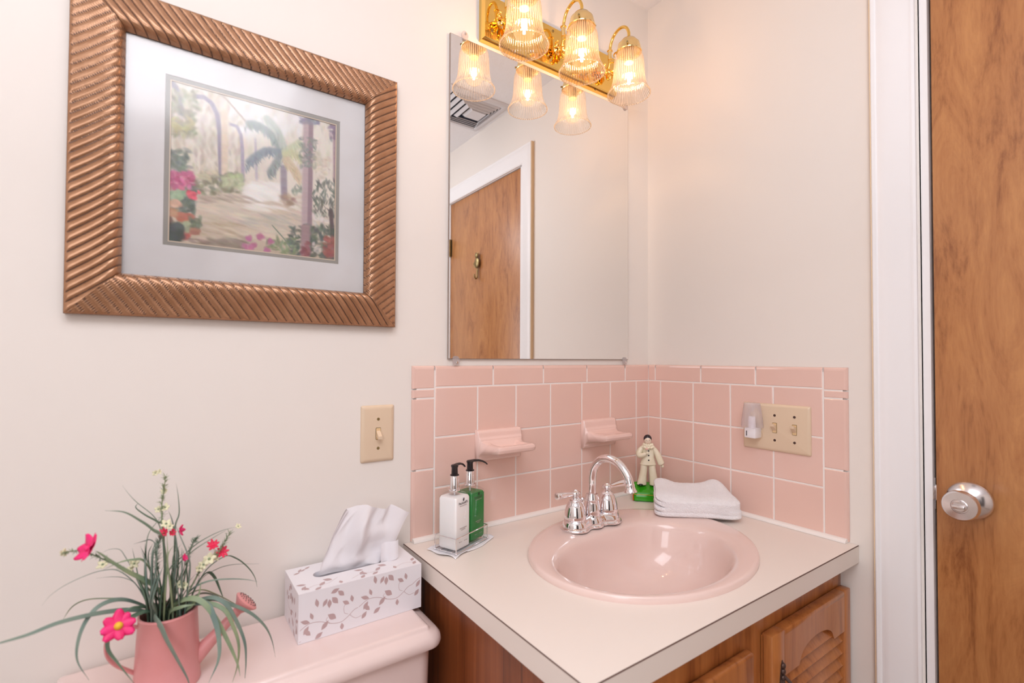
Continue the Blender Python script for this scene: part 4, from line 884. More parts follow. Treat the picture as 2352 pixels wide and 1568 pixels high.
b.loft([ell(0, by, gz+0.050, 0.0180, 0.0110), ell(0, by-0.0005, gz+0.052, 0.0215, 0.0130), ell(0, by-0.001, gz+0.056, 0.0200, 0.0125), ell(0, by-0.0005, gz+0.070, 0.0160, 0.0115), ell(0, by, gz+0.086, 0.0155, 0.0105), ell(0, by, gz+0.095, 0.0150, 0.0095), ell(0, by, gz+0.103, 0.0065, 0.006)])
sl_ = [cl(*p) for p in ((-0.012, by, gz+0.096), (-0.020, by-0.002, gz+0.088), (-0.0245, by-0.005, gz+0.079), (-0.022, by-0.011, gz+0.076), (-0.014, by-0.015, gz+0.078), (-0.006, by-0.0165, gz+0.082))]
b.tube(spline(sl_, 5), [0.0055, 0.0060, 0.0066, 0.0070, 0.0074, 0.0078, 0.0080, 0.0082, 0.0083, 0.0083, 0.0083, 0.0082, 0.0080, 0.0078, 0.0076, 0.0074, 0.0071, 0.0068, 0.0065, 0.0062, 0.0060, 0.0058, 0.0055, 0.0052, 0.0050, 0.0048][:len(spline(sl_, 5))], 14)
sr_ = [cl(*p) for p in ((0.011, by, gz+0.097), (0.020, by, gz+0.086), (0.027, by, gz+0.072), (0.033, by-0.001, gz+0.058), (0.036, by-0.001, gz+0.052))]
n_ = len(spline(sr_, 5)); b.tube(spline(sr_, 5), [0.0050+0.0042*min(1, i/10) for i in range(n_-3)]+[0.0085, 0.007, 0.005], 14)
b.ball(cl(0.0375, by-0.001, gz+0.0485), 0.0040, 10); b.ball(cl(-0.0035, by-0.018, gz+0.083), 0.0036, 10)
b.build('costume', M['ivory'], cg)
b = MB()
for zc, rr0, k_ in ((0.0965, 0.0165, 13), (0.1015, 0.0140, 11)):
    def rf(u, v, zc=zc, rr0=rr0, k_=k_):
        t = 2*PI*u; a = 2*PI*v; R_r = 0.55*rr0+0.45*rr0*(1+0.06*math.sin(k_*t)); 
        return cl((R_r*0.68+math.cos(a)*rr0*0.36)*math.cos(t), by-0.002+(R_r*0.58+math.cos(a)*rr0*0.34)*math.sin(t), gz+zc+math.sin(a)*0.0042+0.0012*math.sin(k_*t))
    b.grid(rf, 52, 10, True, True)
b.build('ruff', M['ivory'], cg)
hc = cl(-0.001, by-0.004, gz+0.1145); b = MB(); b.ball(hc, 0.0112, 18, (0.92, 0.92, 1.15))
fdir = -Y2; b.ball(hc+fdir*0.0104+Vector((0, 0, -0.0005)), 0.0017, 8, (1, 1, 1.4)); hd_ = b.build('head', M['face'], cg)
b = MB(); b.ball(hc-fdir*0.0022+Vector((0, 0, 0.0030)), 0.0116, 18, (0.98, 0.98, 1.06)); b.build('black_cap', M['blackglaze'], hd_)
b = MB()
for s_ in (-1, 1): b.tube([hc+fdir*0.0098+X2*(s_*0.0040-0.0018)+Vector((0, 0, 0.0012)), hc+fdir*0.0104+X2*(s_*0.0040)+Vector((0, 0, 0.0004)), hc+fdir*0.0097+X2*(s_*0.0040+0.0018)+Vector((0, 0, 0.0012))], 0.0003, 6)
b.build('eyes', M['blackglaze'], hd_)
b = MB(); b.tube([hc+fdir*0.0097+X2*-0.0016+Vector((0, 0, -0.0060)), hc+fdir*0.0101+Vector((0, 0, -0.0066)), hc+fdir*0.0097+X2*0.0016+Vector((0, 0, -0.0060))], 0.00045, 6); b.build('mouth', M['blush'], hd_)
b = MB(); b.ball(cl(-0.004, by-0.0155, gz+0.0935), 0.0042, 10, (1.4, .8, .6)); b.build('pink_bow', M['blush'], cg)
for zc in (0.088, 0.0765, 0.0645):
    b = MB(); b.ball(cl(0.001, by-0.0120-(0.088-zc)*.06, gz+zc), 0.0020, 10); b.build('button', M['blackglaze'], cg)
for s_ in (-1, 1):
    b = MB(); b.ball(cl(s_*0.0190, by-0.0100, gz+0.0010), 0.0048, 10, (1.5, 1.1, .5)); b.build('shoe', M['blackglaze'], cg)

# ------------------------------------------------------------------ toilet
tl = thing('toilet', 'pink china toilet with a flat tank lid, between the wall and the vanity', 'toilet', (-1.06, -0.12, FLOOR))
TX0, TX1 = -1.325, -0.812
b = MB()
def trr(x0, x1, y0, y1, r, z): return [Vector(((x0+x1)/2+a, (y0+y1)/2+c, z)) for a, c in rrect(x1-x0, y1-y0, r, 8)]
b.loft([trr(TX0+0.03, TX1-0.03, -0.180, -0.012, 0.03, 0.36), trr(TX0+0.02, TX1-0.018, -0.188, -0.010, 0.03, 0.38), trr(TX0, TX1-0.002, -0.197, -0.006, 0.026, 0.60), trr(TX0-0.002, TX1, -0.199, -0.005, 0.026, 0.692)]); b.build('tank', M['tank'], tl)
b = MB(); lx0, lx1, ly0, ly1 = -1.345, -0.7935, -0.2115, -0.0035
b.loft([trr(lx0+0.008, lx1-0.008, ly0+0.008, ly1-0.001, 0.022, 0.6905), trr(lx0+0.002, lx1-0.002, ly0+0.002, ly1, 0.028, 0.6925), trr(lx0, lx1, ly0, ly1, 0.030, 0.698), trr(lx0+0.0015, lx1-0.0015, ly0+0.0015, ly1, 0.030, 0.7065), trr(lx0+0.007, lx1-0.007, ly0+0.007, ly1-0.001, 0.028, 0.7135), trr(lx0+0.0165, lx1-0.019, ly0+0.0150, ly1-0.004, 0.014, 0.7175), trr(lx0+0.0205, lx1-0.0230, ly0+0.0165, ly1-0.006, 0.008, 0.7188), trr(lx0+0.0220, lx1-0.0245, ly0+0.0175, ly1-0.007, 0.006, 0.7205), trr(lx0+0.0235, lx1-0.026, ly0+0.0190, ly1-0.008, 0.005, 0.7236), trr(lx0+0.0260, lx1-0.0285, ly0+0.0215, ly1-0.010, 0.005, 0.7249), trr(lx0+0.030, lx1-0.033, ly0+0.026, ly1-0.013, 0.005, 0.7250)])
b.build('tank_lid', M['tank'], tl)
b = MB(); bx, by_ = -1.065, -0.43
def tr_(rx, ry, z, cy=by_): return [Vector((bx+rx*math.cos(2*PI*i/40), cy+ry*math.sin(2*PI*i/40), z)) for i in range(40)]
b.loft([tr_(0.11, 0.20, FLOOR, -0.40), tr_(0.105, 0.19, FLOOR+0.10, -0.40), tr_(0.13, 0.20, FLOOR+0.22, -0.41), tr_(0.175, 0.225, FLOOR+0.33), tr_(0.185, 0.235, FLOOR+0.375), tr_(0.180, 0.230, FLOOR+0.385)]); b.box((bx-0.10, -0.012, 0.20), (bx+0.10, -0.30, 0.362), 0.02); b.build('bowl', M['tank'], tl)
b = MB(); b.loft([tr_(0.183, 0.233, FLOOR+0.387), tr_(0.188, 0.238, FLOOR+0.395), tr_(0.183, 0.233, FLOOR+0.425), tr_(0.15, 0.20, FLOOR+0.430)]); b.build('seat_lid', M['tank'], tl)
b = MB(); b.lathe([(0, 0), (0.012, 0), (0.012, 0.006), (0.006, 0.012), (0, 0.012)], (TX0+0.07, -0.197, 0.645), (0, -1, 0), 20); b.tube([(TX0+0.07, -0.206, 0.645), (TX0+0.14, -0.212, 0.635)], [0.005, 0.007], 12); b.build('flush_lever', M['chrome'], tl)

# ------------------------------------------------------------------ tissue box
bx0, bx1, by0, by1, bz0, bz1 = -1.0195, -0.8040, -0.1265, -0.0150, 0.7254, 0.8058
tb = thing('tissue_box', 'white tissue carton printed with mauve leaf vines, on the toilet tank lid', 'tissue box', ((bx0+bx1)/2, (by0+by1)/2, bz0))
b = MB(); SLX0, SLX1, SLY, SLW = -0.983, -0.842, -0.066, 0.0135
slot = [(((SLX0+SLX1)/2)+a, SLY+c) for a, c in rrect(SLX1-SLX0, 2*SLW, SLW*.98, 8)]
tsl = [math.atan2((y-SLY)/1.0, (x-(SLX0+SLX1)/2)) for x, y in slot]
def boxhit(x, y):
    cx = (SLX0+SLX1)/2; dx_, dy_ = x-cx, y-SLY; k_ = 1e9
    if dx_ > 1e-9: k_ = min(k_, (bx1-cx)/dx_)
    if dx_ < -1e-9: k_ = min(k_, (bx0-cx)/dx_)
    if dy_ > 1e-9: k_ = min(k_, (by1-SLY)/dy_)
    if dy_ < -1e-9: k_ = min(k_, (by0-SLY)/dy_)
    return cx+dx_*k_, SLY+dy_*k_
ang_s = sorted([(math.atan2(y-SLY, x-(SLX0+SLX1)/2), (x, y)) for x, y in slot]+[(math.atan2(y-SLY, x-(SLX0+SLX1)/2), None) for x in (bx0, bx1) for y in (by0, by1)], key=lambda t: t[0])
def slot_at(a_):
    c, s_ = math.cos(a_), math.sin(a_); lo, hi = 0, 0.2
    for _ in range(40):
        m_ = (lo+hi)/2; x, y = abs(c*m_), abs(s_*m_); hw = (SLX1-SLX0)/2
        inside = y < SLW and (x < hw-SLW or (x-hw+SLW)**2+y*y < SLW*SLW)
        lo, hi = (m_, hi) if inside else (lo, m_)
    return (SLX0+SLX1)/2+c*lo, SLY+s_*lo
inn_r, out_r = [], []
for a_, p_ in ang_s:
    q_ = slot_at(a_); inn_r.append(Vector((*q_, bz1))); out_r.append(Vector((*boxhit(q_[0], q_[1]), bz1)))
b.loft([[p-Vector((0, 0, 0.03)) for p in inn_r], inn_r, out_r, [Vector((p.x, p.y, bz0)) for p in out_r]], caps=False, smooth=False)
b.add([(bx0, by0, bz0), (bx1, by0, bz0), (bx1, by1, bz0), (bx0, by1, bz0)], [(0, 1, 2, 3)], False); cart = b
b = MB(); n = len(inn_r); b.add([p-Vector((0, 0, 0.012)) for p in inn_r], [tuple(range(n))], False); b.build('dark_inside', M['duct'], tb)
# printed vines on front, top and end faces
fFront = lambda a, c, d: Vector((bx0+a, by0-d, bz0+c)); fTop = lambda a, c, d: Vector((bx0+a, by0+c, bz1+d)); fEnd = lambda a, c, d: Vector((bx0-d, by0+a, bz0+c))
LC = [0]
def leafp(b, fn, x, y, L, wd, an):
    pts = []; wd *= 1.12; L *= 1.16; LC[0] += 1; dd_ = 0.00012+0.00004*(LC[0] % 5)
    for i in range(11): t = i/10; pts.append((L*t, wd*max(0.0, math.sin(PI*t))**1.15*(1.1-.35*t)))
    for i in range(9, 0, -1): t = i/10; pts.append((L*t, -wd*max(0.0, math.sin(PI*t))**1.15*(1.1-.35*t)))
    c, s_ = math.cos(an), math.sin(an); b.add([fn(x+p*c-q*s_, y+p*s_+q*c, dd_) for p, q in pts], [tuple(range(len(pts)))], False)
def vine(b, fn, pts, wd):
    P = spline([(x, y, 0) for x, y in pts], 8); L_, R__ = [], []
    for i, p in enumerate(P):
        t = (P[min(i+1, len(P)-1)]-P[max(i-1, 0)]).normalized(); nrm = Vector((-t.y, t.x, 0)); L_.append(p+nrm*wd); R__.append(p-nrm*wd)
    n = len(P); b.add([fn(p.x, p.y, 0.00010) for p in L_+R__], [(i, i+1, n+i+1, n+i) for i in range(n-1)], False)
# one repeat of the pattern as read off the front face (metres)
REP = 0.0985
LV = [(0.030, 0.052, .013, .0030, 1.75), (0.0225, 0.034, .011, .0026, 1.9), (0.0180, 0.0300, .014, .0032, 2.75), (0.0450, 0.062, .012, .0030, -2.1), (0.0490, 0.060, .013, .0034, -1.6), (0.0530, 0.062, .014, .0042, -0.9), (0.0510, 0.069, .013, .0034, 0.35),
      (0.0730, 0.060, .013, .0036, 2.35), (0.0600, 0.0250, .015, .0046, 2.5), (0.0820, 0.043, .012, .0032, 2.55), (0.0875, 0.045, .011, .0028, 1.75), (0.0080, 0.0130, .013, .0032, 1.0), (0.0190, 0.0095, .013, .0034, 2.3), (0.0260, 0.0010, .013, .0034, 0.6), (0.0360, 0.0125, .015, .0036, 0.85), (0.0050, -0.002, .012, .0034, 0.9), (0.0700, 0.0030, .010, .003, 1.6)]
VN = [[(0, 0.0235), (0.014, 0.0295), (0.030, 0.0285), (0.046, 0.0215), (0.062, 0.0175), (0.076, 0.0205), (0.088, 0.031), (0.0985, 0.0365)]]
def pattern(fn, x0, x1, y0, y1, slope, flip=False):
    b_ = MB()
    k_ = -2
    for k_ in range(-1, 4):
        for (lx_, ly_, L, wd, an) in LV:
            X, Y = lx_+k_*REP, ly_+k_*slope
            ex, ey = X+L*math.cos(an), Y+L*math.sin(an)
            if min(X, ex) > x0+.001 and max(X, ex) < x1-.001 and min(Y, ey) > y0+.0005 and max(Y, ey) < y1-.0005: leafp(b_, fn, X, Y, L, wd, an)
    return b_
b = MB(); b.box((0, 0, 0), (0, 0, 0)) if False else None
b = pattern(fFront, 0, bx1-bx0, 0, bz1-bz0, 0.013)
Wf = bx1-bx0
def clipv(pts, fn, wd=0.00042, x1=Wf, y1=bz1-bz0):
    P = spline([(x, y, 0) for x, y in pts], 6); P = [(p.x, p.y) for p in P if 0.0005 < p.x < x1-.0005 and 0.0005 < p.y < y1-.0005]
    if len(P) > 2: vine(b, fn, P[::2] if len(P) > 6 else P, wd)
for k_ in range(-1, 3):
    o_x, o_y = k_*REP, k_*0.013
    clipv([(0+o_x, 0.0200+o_y), (0.016+o_x, 0.0285+o_y), (0.034+o_x, 0.0270+o_y), (0.052+o_x, 0.0190+o_y), (0.068+o_x, 0.0165+o_y), (0.080+o_x, 0.0225+o_y), (0.090+o_x, 0.0305+o_y), (0.0985+o_x, 0.0330+o_y)], fFront)
    clipv([(0.080+o_x, 0.0225+o_y+.004), (0.074+o_x, 0.030+o_y), (0.073+o_x, 0.040+o_y), (0.078+o_x, 0.048+o_y)], fFront, .0003)
    clipv([(0.050+o_x, 0.0200+o_y), (0.044+o_x, 0.026+o_y), (0.046+o_x, 0.031+o_y)], fFront, .0003)
    clipv([(0.085+o_x-REP, 0.024+o_y-.013), (0.078+o_x-REP+.006, 0.010+o_y), (0.083+o_x-REP+.01, 0.001+o_y+.002), (0.093+o_x-REP+.01, 0.004+o_y)], fFront, .0003)
cart.mi = 1; cart.add(b.v, b.f, False)
b = pattern(fTop, 0, Wf, 0, 0.042, 0.004)
for k_ in range(0, 3): clipv([(0.01+k_*REP*.8, 0.010), (0.03+k_*REP*.8, 0.020), (0.05+k_*REP*.8, 0.016), (0.07+k_*REP*.8, 0.030)], fTop, .0003, Wf, 0.045)
for (lx_, ly_, L, wd, an) in LV[:12]:
    for k_ in (0, 1, 2):
        X, Y = lx_+k_*REP*.9, by1-by0-0.034+ly_*.35
        if X+L < Wf-.003 and Y+L < by1-by0-.001: leafp(b, fTop, X, Y, L*.9, wd*.8, an*.4)
cart.add(b.v, b.f, False)
b = pattern(fEnd, 0, by1-by0, 0, bz1-bz0, 0.01); clipv([(0.01, 0.02), (0.04, 0.035), (0.07, 0.03), (0.10, 0.05)], fEnd, .0004, by1-by0); cart.add(b.v, b.f, False); cart.build('carton', [M['carton'], M['leafprint']], tb, auto=False)
# the tissue pulled out of the slot
ts_ = thing('tissue', 'crumpled white tissue sticking up out of the printed carton', 'tissue', (-0.905, SLY, bz1))
left = spline([(-0.9725, 0, 0.8010), (-0.9690, 0, 0.815), (-0.9570, 0, 0.842), (-0.9400, 0, 0.876), (-0.9180, 0, 0.9065)], 6)
right = spline([(-0.8460, 0, 0.7990), (-0.8400, 0, 0.812), (-0.8330, 0, 0.835), (-0.8240, 0, 0.862), (-0.8085, 0, 0.8925)], 6)
b = MB(); NV = len(left)
def tis(u, v):
    i = v*(NV-1); k_ = min(int(i), NV-2); f = i-k_; L_ = left[k_]*(1-f)+left[k_+1]*f; R__ = right[k_]*(1-f)+right[k_+1]*f
    x = L_.x+(R__.x-L_.x)*u; z = L_.z+(R__.z-L_.z)*u
    z += 0.010*math.sin(PI*min(1, u*1.05))*v**3+0.0035*math.sin(9*u)*v-0.004*v**4*abs(math.sin(u*7+1))
    fold = 0.012*math.sin(u*10.5+0.6)*(0.35+0.65*v)*(1-.3*u)+0.005*math.sin(u*23+3*v)*v+0.009*noise.noise(Vector((u*4, v*4, 1.3)))+0.007*(abs(math.sin(u*8+v*4.2+.5))-.6)*v+0.005*(abs(math.sin(u*13-v*6))-.6)*v*(1-u)
    y = SLY+0.004-0.030*v*v*(u > 0)*(u-.55)+fold*min(1, 0.35+v*1.6)
    y -= 0.018*math.exp(-((u-.78)/.1)**2)*math.exp(-((v-.12)/.12)**2)
    y = min(y, -0.012)
    z -= 0.008*(1-v)**2*math.exp(-((u-.72)/.05)**2)*0
    return Vector((x, y, z))
b.grid(tis, 70, 60); b.build('tissue_sheet', M['tissue'], ts_, auto=False)
b = MB()
def tis2(u, v):   # the small front flap folded over at the right end
    x = -0.8660+(0.0340)*u+0.004*v; z = 0.8065+0.030*v+0.003*u-0.002*math.sin(PI*u)*(1-v)
    y = SLY-0.016+0.004*math.sin(6*u)+0.010*v; return Vector((x, y, z))
b.grid(tis2, 16, 12); b.build('folded_flap', M['tissue'], ts_, auto=False)

# ------------------------------------------------------------------ watering can with artificial flowers
CX, CY = -1.1925, -0.1200; CZ0, CZ1 = 0.7254, 0.8290
wc = thing('watering_can', 'small pink watering can planter on the toilet tank lid', 'watering can', (CX, CY, CZ0))
b = MB(); rr1, rr0 = 0.0345, 0.0400
b.lathe([(0.0, 0), (rr0, 0), (rr0+.0006, .002), (rr0, .004), (rr1+.0008, CZ1-CZ0-.004), (rr1+.0016, CZ1-CZ0-.002), (rr1+.0008, CZ1-CZ0), (rr1-.0012, CZ1-CZ0), (rr1-.0014, CZ1-CZ0-.03)], (CX, CY, CZ0), n=56, caps=False); b.build('body', M['canpink'], wc)
b = MB(); b.lathe([(0, 0), (rr1-.0006, 0), (rr1-.0006, .001), (0, .001)], (CX, CY, CZ1-0.026), n=40); b.build('planting_foam', M['can_in'], wc)
s0, s1 = Vector((-1.1620, CY-0.002, 0.7500)), Vector((-1.1035, CY-0.004, 0.8070))
b = MB(); b.tube([s0, s0.lerp(s1, .25), s0.lerp(s1, .5), s0.lerp(s1, .8), s1], [0.0120, 0.0100, 0.0082, 0.0068, 0.0066], 20, flat=1.0); spo = b.build('spout', M['canpink'], wc)
ax = (s1-s0).normalized(); b = MB(); b.lathe([(0.0066, 0), (0.0120, 0.008), (0.0185, 0.015), (0.0190, 0.0165), (0.0165, 0.0185), (0, 0.0198)], s1-ax*0.003, ax, 30); ro = b.build('sprinkler_head', M['canpink'], spo)
b = MB(); qx = ax.orthogonal().normalized(); qy = ax.cross(qx)
for ri, nn_ in ((0.005, 6), (0.010, 12), (0.0145, 18)):
    for i in range(nn_):
        t = 2*PI*i/nn_; c_ = s1+ax*(0.0152+0.0002+(0.0012 if ri < .012 else 0.0002))+qx*ri*math.cos(t)+qy*ri*math.sin(t); b.lathe([(0, 0), (0.0007, 0), (0.0007, .0009), (0, .0009)], c_, ax, 6)
b.build('spray_holes', M['can_in'], ro)
b = MB(); hpts = spline([(CX-0.033, CY, 0.815), (CX-0.050, CY, 0.820), (CX-0.066, CY, 0.812), (CX-0.069, CY, 0.794), (CX-0.060, CY, 0.774), (CX-0.036, CY, 0.752)], 7); b.tube(hpts, 0.0055, 12, flat=0.35); b.build('handle', M['canpink'], wc)

fa = thing('artificial_flowers', 'spray of artificial grass with magenta and white flowers in the pink can', 'flower arrangement', (CX, CY, CZ1-0.02))
def CP(a, c, d): return AP(a/3.027, 1050+c/3.027, d)
BL_ = [  # traced blades: points, root depth, tip depth, half width, material
 ([(1000,1090),(900,1060),(700,1080),(420,1145),(200,1230),(0,1290),(-80,1318)], .12, .20, 8, 'leaf3'),
 ([(990,1070),(920,1000),(800,990),(680,1040),(590,1150),(540,1290),(540,1420),(620,1550)], .12, .17, 8, 'leaf3'),
 ([(985,1060),(900,990),(750,980),(600,990),(500,1040),(430,1140)], .12, .08, 7, 'leaf2'),
 ([(1070,1110),(1085,1130),(1120,1180),(1160,1270),(1230,1400),(1300,1530),(1320,1600)], .14, .175, 12, 'leaf3'),
 ([(1150,1090),(1130,960),(1040,870),(900,800),(800,740),(700,670),(660,650)], .12, .15, 13, 'leaf2'),
 ([(1080,1090),(1080,860),(1040,760),(1015,680),(1030,540),(1090,450),(1190,330)], .12, .10, 7, 'leaf1'),
 ([(1150,1090),(1140,600),(1060,500),(960,430),(860,380),(730,370)], .12, .15, 8, 'leaf1'),
 ([(1150,1090),(1135,620),(1110,480),(1060,400),(960,320),(900,260),(850,195)], .12, .07, 6, 'leaf1'),
 ([(1140,1000),(1140,500),(1100,450),(1010,400),(945,350),(960,318)], .12, .09, 5, 'leaf1'),
 ([(1200,1060),(1215,600),(1220,470),(1245,390),(1240,280),(1225,180)], .11, .09, 10, 'leaf1'),
 ([(1140,1080),(1150,900),(1165,700),(1160,520)], .14, .14, 13, 'leaf2'),
 ([(1190,1060),(1210,850),(1230,650),(1200,450),(1170,370)], .13, .12, 14, 'leaf3'),
 ([(1180,1060),(1200,780),(1300,660),(1400,580),(1540,510),(1660,480)], .12, .10, 8, 'leaf1'),
 ([(1190,1060),(1210,800),(1330,660),(1480,560),(1600,490)], .13, .12, 8, 'leaf1'),
 ([(1290,1060),(1320,800),(1310,690),(1250,540),(1210,450)], .14, .14, 9, 'leaf3'),
 ([(1300,1060),(1390,860),(1500,780),(1620,745),(1800,740)], .12, .07, 4, 'leaf3'),
 ([(1250,1040),(1330,920),(1450,860),(1600,845),(1720,850),(1790,865)], .12, .14, 4, 'leaf3'),
 ([(1300,1050),(1420,800),(1560,690),(1640,700),(1720,760),(1770,830),(1788,900)], .12, .09, 6, 'leaf1'),
 ([(1300,1060),(1370,880),(1440,800),(1490,830),(1530,920),(1560,1000)], .12, .10, 9, 'leaf1'),
 ([(1180,1060),(1290,985),(1400,1000),(1500,1120),(1590,1290),(1650,1430),(1670,1520)], .13, .18, 10, 'leaf2'),
 ([(1200,1060),(1300,960),(1400,920),(1500,950),(1620,1010),(1700,1060)], .12, .11, 8, 'leaf2'),
 ([(1300,1040),(1450,975),(1560,1010),(1640,1130),(1700,1280),(1710,1420),(1700,1568)], .13, .17, 8, 'leaf3'),
 ([(1300,1040),(1480,985),(1600,1020),(1740,1080),(1840,1170),(1890,1270),(1915,1390)], .13, .15, 8, 'leaf3'),
 ([(1320,1040),(1430,1015),(1500,1150),(1525,1300),(1515,1420),(1450,1568)], .14, .19, 10, 'leaf3'),
 ([(1320,1040),(1450,1015),(1560,1060),(1620,1170),(1660,1300),(1650,1450),(1610,1580)], .14, .17, 8, 'leaf2'),
 ([(990,1090),(860,1140),(765,1230),(750,1330),(820,1430),(940,1580)], .14, .18, 8, 'leaf1'),
 ([(1000,1060),(960,900),(830,790),(720,785),(600,820),(450,890),(350,960),(290,1030)], .12, .12, 5, 'leaf3'),
 ([(1000,1060),(950,890),(870,840),(780,830),(670,840)], .12, .08, 4, 'leaf3'),
 ([(1030,1060),(1060,840),(1000,720),(930,710),(830,730),(700,790)], .12, .13, 7, 'leaf2'),
 ([(1000,1060),(930,800),(870,690),(830,640),(760,640),(700,670)], .12, .09, 5, 'leaf3'),
 ([(1090,1000),(1080,640),(1050,575),(1000,582),(930,602)], .12, .10, 5, 'leaf3'),
 ([(1060,1090),(1060,1000),(1100,850),(1140,740)], .15, .15, 12, 'leaf3'),
 ([(1250,1070),(1230,900),(1180,730)], .14, .13, 10, 'leaf3'),
 ([(1020,1090),(1010,960),(970,860),(950,800)], .13, .13, 14, 'leaf1'),
 ([(1070,1100),(1050,960),(1070,850),(1090,700)], .13, .12, 14, 'leaf1'),
 ([(1110,1110),(1130,900),(1190,760),(1290,640)], .14, .13, 11, 'leaf1'),
 ([(1000,1070),(960,1040),(900,1050),(840,1080)], .13, .15, 5, 'leaf1'),
 ([(1230,1070),(1290,930),(1370,860)], .13, .12, 8, 'leaf2'),
 ([(1180,1080),(1260,1040),(1360,1020)], .14, .16, 8, 'leaf2'),
 ([(1330,1000),(1400,945),(1500,960),(1560,1000)], .12, .09, 5, 'leaf3'),
]
for k_ in range(26):        # short blades filling the clump
    x0 = random.uniform(1000, 1330); x1 = x0+random.uniform(-140, 170)*(1 if x0 > 1120 else .8); h_ = random.uniform(560, 900); d_ = random.uniform(.095, .15)
    BL_.append(([(x0, 1070), (x0*.6+x1*.4, (1070+h_)/2+60), (x1*.85+x0*.15, h_+90), (x1+random.uniform(-40, 60), h_)], d_, d_+random.uniform(-.02, .02), random.uniform(8, 13), random.choice(['leaf1', 'leaf1', 'leaf3', 'leaf2'])))
for pts, d0, d1, hw, mk in BL_:
    n = len(pts); d0 -= .005
    P3 = []
    for i, p in enumerate(pts):
        f = i/(n-1); d = max(0.012, d0+(d1-d0)*f+0.012*math.sin(PI*f)*(1 if d1 > .12 else -1)); P3.append(CP(p[0], p[1], d))
    # roots start inside the can
    r0 = P3[0]; dx_, dy_ = r0.x-CX, r0.y-CY; rr = math.hypot(dx_, dy_)
    if rr > 0.024: r0.x = CX+dx_*0.024/rr; r0.y = CY+dy_*0.024/rr
    P3 = [Vector((r0.x, r0.y, CZ1-0.024))]+[p for p in P3]
    for p in P3[1:]: p.y = min(p.y, -0.008)
    sp2 = spline(P3, 6); m_ = len(sp2); wd = hw*0.00046
    b = MB(); b.tube(sp2, [max(0.00025, wd*min(1, .55+i/m_*1.5)*(1-(i/(m_-1))**2.6)) for i in range(m_)], 6, flat=0.28); b.build('grass_blade', M[mk], fa)
def flower(c, nrm, r, n, pm, cm, name='flower', cup=0.25, wd=.42, cr=.2):
    nrm = Vector(nrm).normalized(); x = nrm.orthogonal().normalized(); y = nrm.cross(x); b = MB()
    for k_ in range(n):
        t = 2*PI*k_/n+random.uniform(-.1, .1); dr = x*math.cos(t)+y*math.sin(t); sd = nrm.cross(dr); L = r*random.uniform(.88, 1.08)
        def pf_(u, v): 
            s_ = (v-.5)*2; wv = wd*r*math.sin(PI*min(.97, .12+.80*u))**.7*(1-.15*u)
            return c+dr*(L*u)+sd*(s_*wv)+nrm*(cup*r*(u**1.5)*(1 if k_ % 2 else .7)-0.10*r*s_*s_+0.0004*(k_ % 2))
        b.grid(pf_, 8, 5)
    o = b.build(name, pm, fa, auto=False); md = o.modifiers.new('thickness', 'SOLIDIFY'); md.thickness = 0.0003
    b = MB(); b.ball(c+nrm*r*.06, r*cr, 10, (1, 1, 1)); b.build('flower_centre', cm, o); return o
tocam = lambda c: (CAMP-c).normalized()
c = CP(615, 632, .155); flower(c, Vector((-.85, -.35, .45)), 0.0185, 6, M['pinkpetal'], M['pinkpetal'], cup=.35, wd=.46)
c = CP(823, 1172, .185); flower(c, tocam(c)+Vector((0.1, 0, .15)), 0.0185, 8, M['pinkpetal'], M['yellow'], cup=.12, wd=.40, cr=.26)
c = CP(1482, 610, .12); flower(c, tocam(c)+Vector((0, 0, .6)), 0.0090, 8, M['redpetal'], M['redpetal'], cup=.5, wd=.26)
c = CP(1545, 655, .12); flower(c, tocam(c)+Vector((.3, 0, .1)), 0.0095, 8, M['redpetal'], M['redpetal'], cup=.5, wd=.26)
c = CP(1255, 505, .11); flower(c, Vector((1, -.4, .1)), 0.0085, 6, M['pinkpetal'], M['pinkpetal'], cup=.4, wd=.4)
c = CP(1140, 525, .125); flower(c, tocam(c)+Vector((-.6, 0, .2)), 0.0070, 8, M['redpetal'], M['antique'], cup=.5, wd=.28)
c = CP(1195, 525, .125); flower(c, tocam(c)+Vector((.6, 0, .2)), 0.0055, 8, M['redpetal'], M['antique'], cup=.5, wd=.28)
c = CP(1280, 700, .135); flower(c, Vector((.5, -.6, .6)), 0.0055, 6, M['pinkpetal'], M['pinkpetal'], cup=.6, wd=.4)
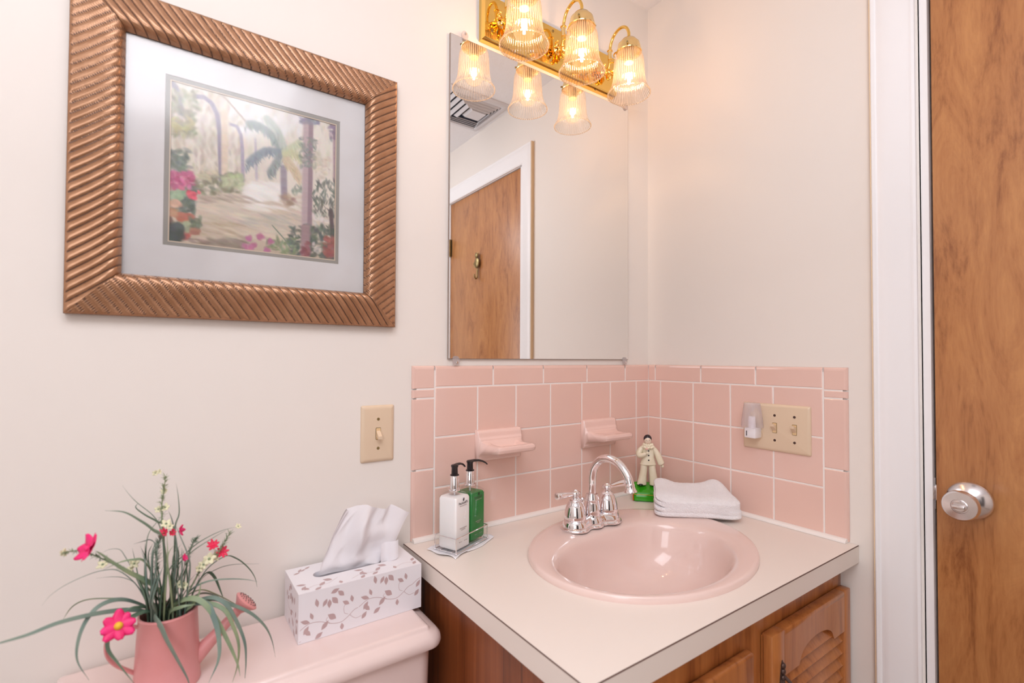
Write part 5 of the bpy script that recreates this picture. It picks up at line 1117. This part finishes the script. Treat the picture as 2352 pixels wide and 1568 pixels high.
for a, c_, r, d in ((1080, 108, .0045, .10), (1105, 100, .0040, .10), (1142, 235, .0055, .10), (1100, 362, .0055, .10), (1150, 348, .0060, .11), (1155, 462, .0070, .12), (1180, 480, .0055, .13), (1655, 480, .0050, .10), (1455, 705, .0092, .13), (1415, 745, .0070, .13), (1495, 690, .0070, .12), (1385, 770, .0060, .13), (1285, 888, .0060, .14), (1245, 886, .0055, .14), (930, 738, .0070, .11), (910, 770, .0045, .11), (715, 745, .0075, .10), (440, 662, .0050, .14)):
    c = CP(a, c_, d); flower(c, tocam(c)+Vector((random.uniform(-.7, .7), 0, random.uniform(-.2, .8))), r, 5, M['whitepetal'], M['leaf2'], 'white_blossom', cup=.35, wd=.42, cr=.22)
# feathery stems
for pts, d0, d1, lo, ln in (([(1150, 1050), (1140, 600), (1125, 350), (1140, 230), (1150, 130)], .12, .10, 120, 34), ([(1290, 1040), (1330, 900), (1420, 750), (1530, 640), (1600, 520)], .13, .12, 110, 36), ([(1040, 1050), (1000, 880), (850, 775), (700, 700), (560, 650), (440, 660)], .12, .14, 110, 30), ([(1120, 1050), (1100, 800), (1090, 650), (1130, 540)], .13, .13, 90, 42), ([(1220, 1050), (1290, 800), (1330, 620), (1370, 560)], .13, .11, 90, 34)):
    P3 = [CP(p[0], p[1], d0+(d1-d0)*i/(len(pts)-1)) for i, p in enumerate(pts)]; P3[0] = Vector((CX+random.uniform(-.015, .015), CY+random.uniform(-.01, .01), CZ1-0.024))
    sp2 = spline(P3, 14); b = MB(); b.tube(sp2, [0.0013-0.0008*i/len(sp2) for i in range(len(sp2))], 6); m_ = len(sp2)
    for k_ in range(lo):
        i = int(m_*(.35+.63*random.random())); p = sp2[min(i, m_-2)]; t = (sp2[min(i+1, m_-1)]-p).normalized()
        dr = (t*random.uniform(.5, 1.1)+Vector((random.uniform(-1, 1), random.uniform(-1, 1), random.uniform(-1, 1)))).normalized(); L = ln*.00022*random.uniform(.5, 1.1)
        e_ = p+dr*L
        if e_.y > -0.006: continue
        b.tube([p, p+dr*L*.5, e_], [.0004, .0007, .0002], 4, flat=.4)
    b.build('feathery_stem', M['leaf2'] if lo > 100 else M['leaf1'], fa, auto=False)
print('scene built', len(bpy.data.objects))
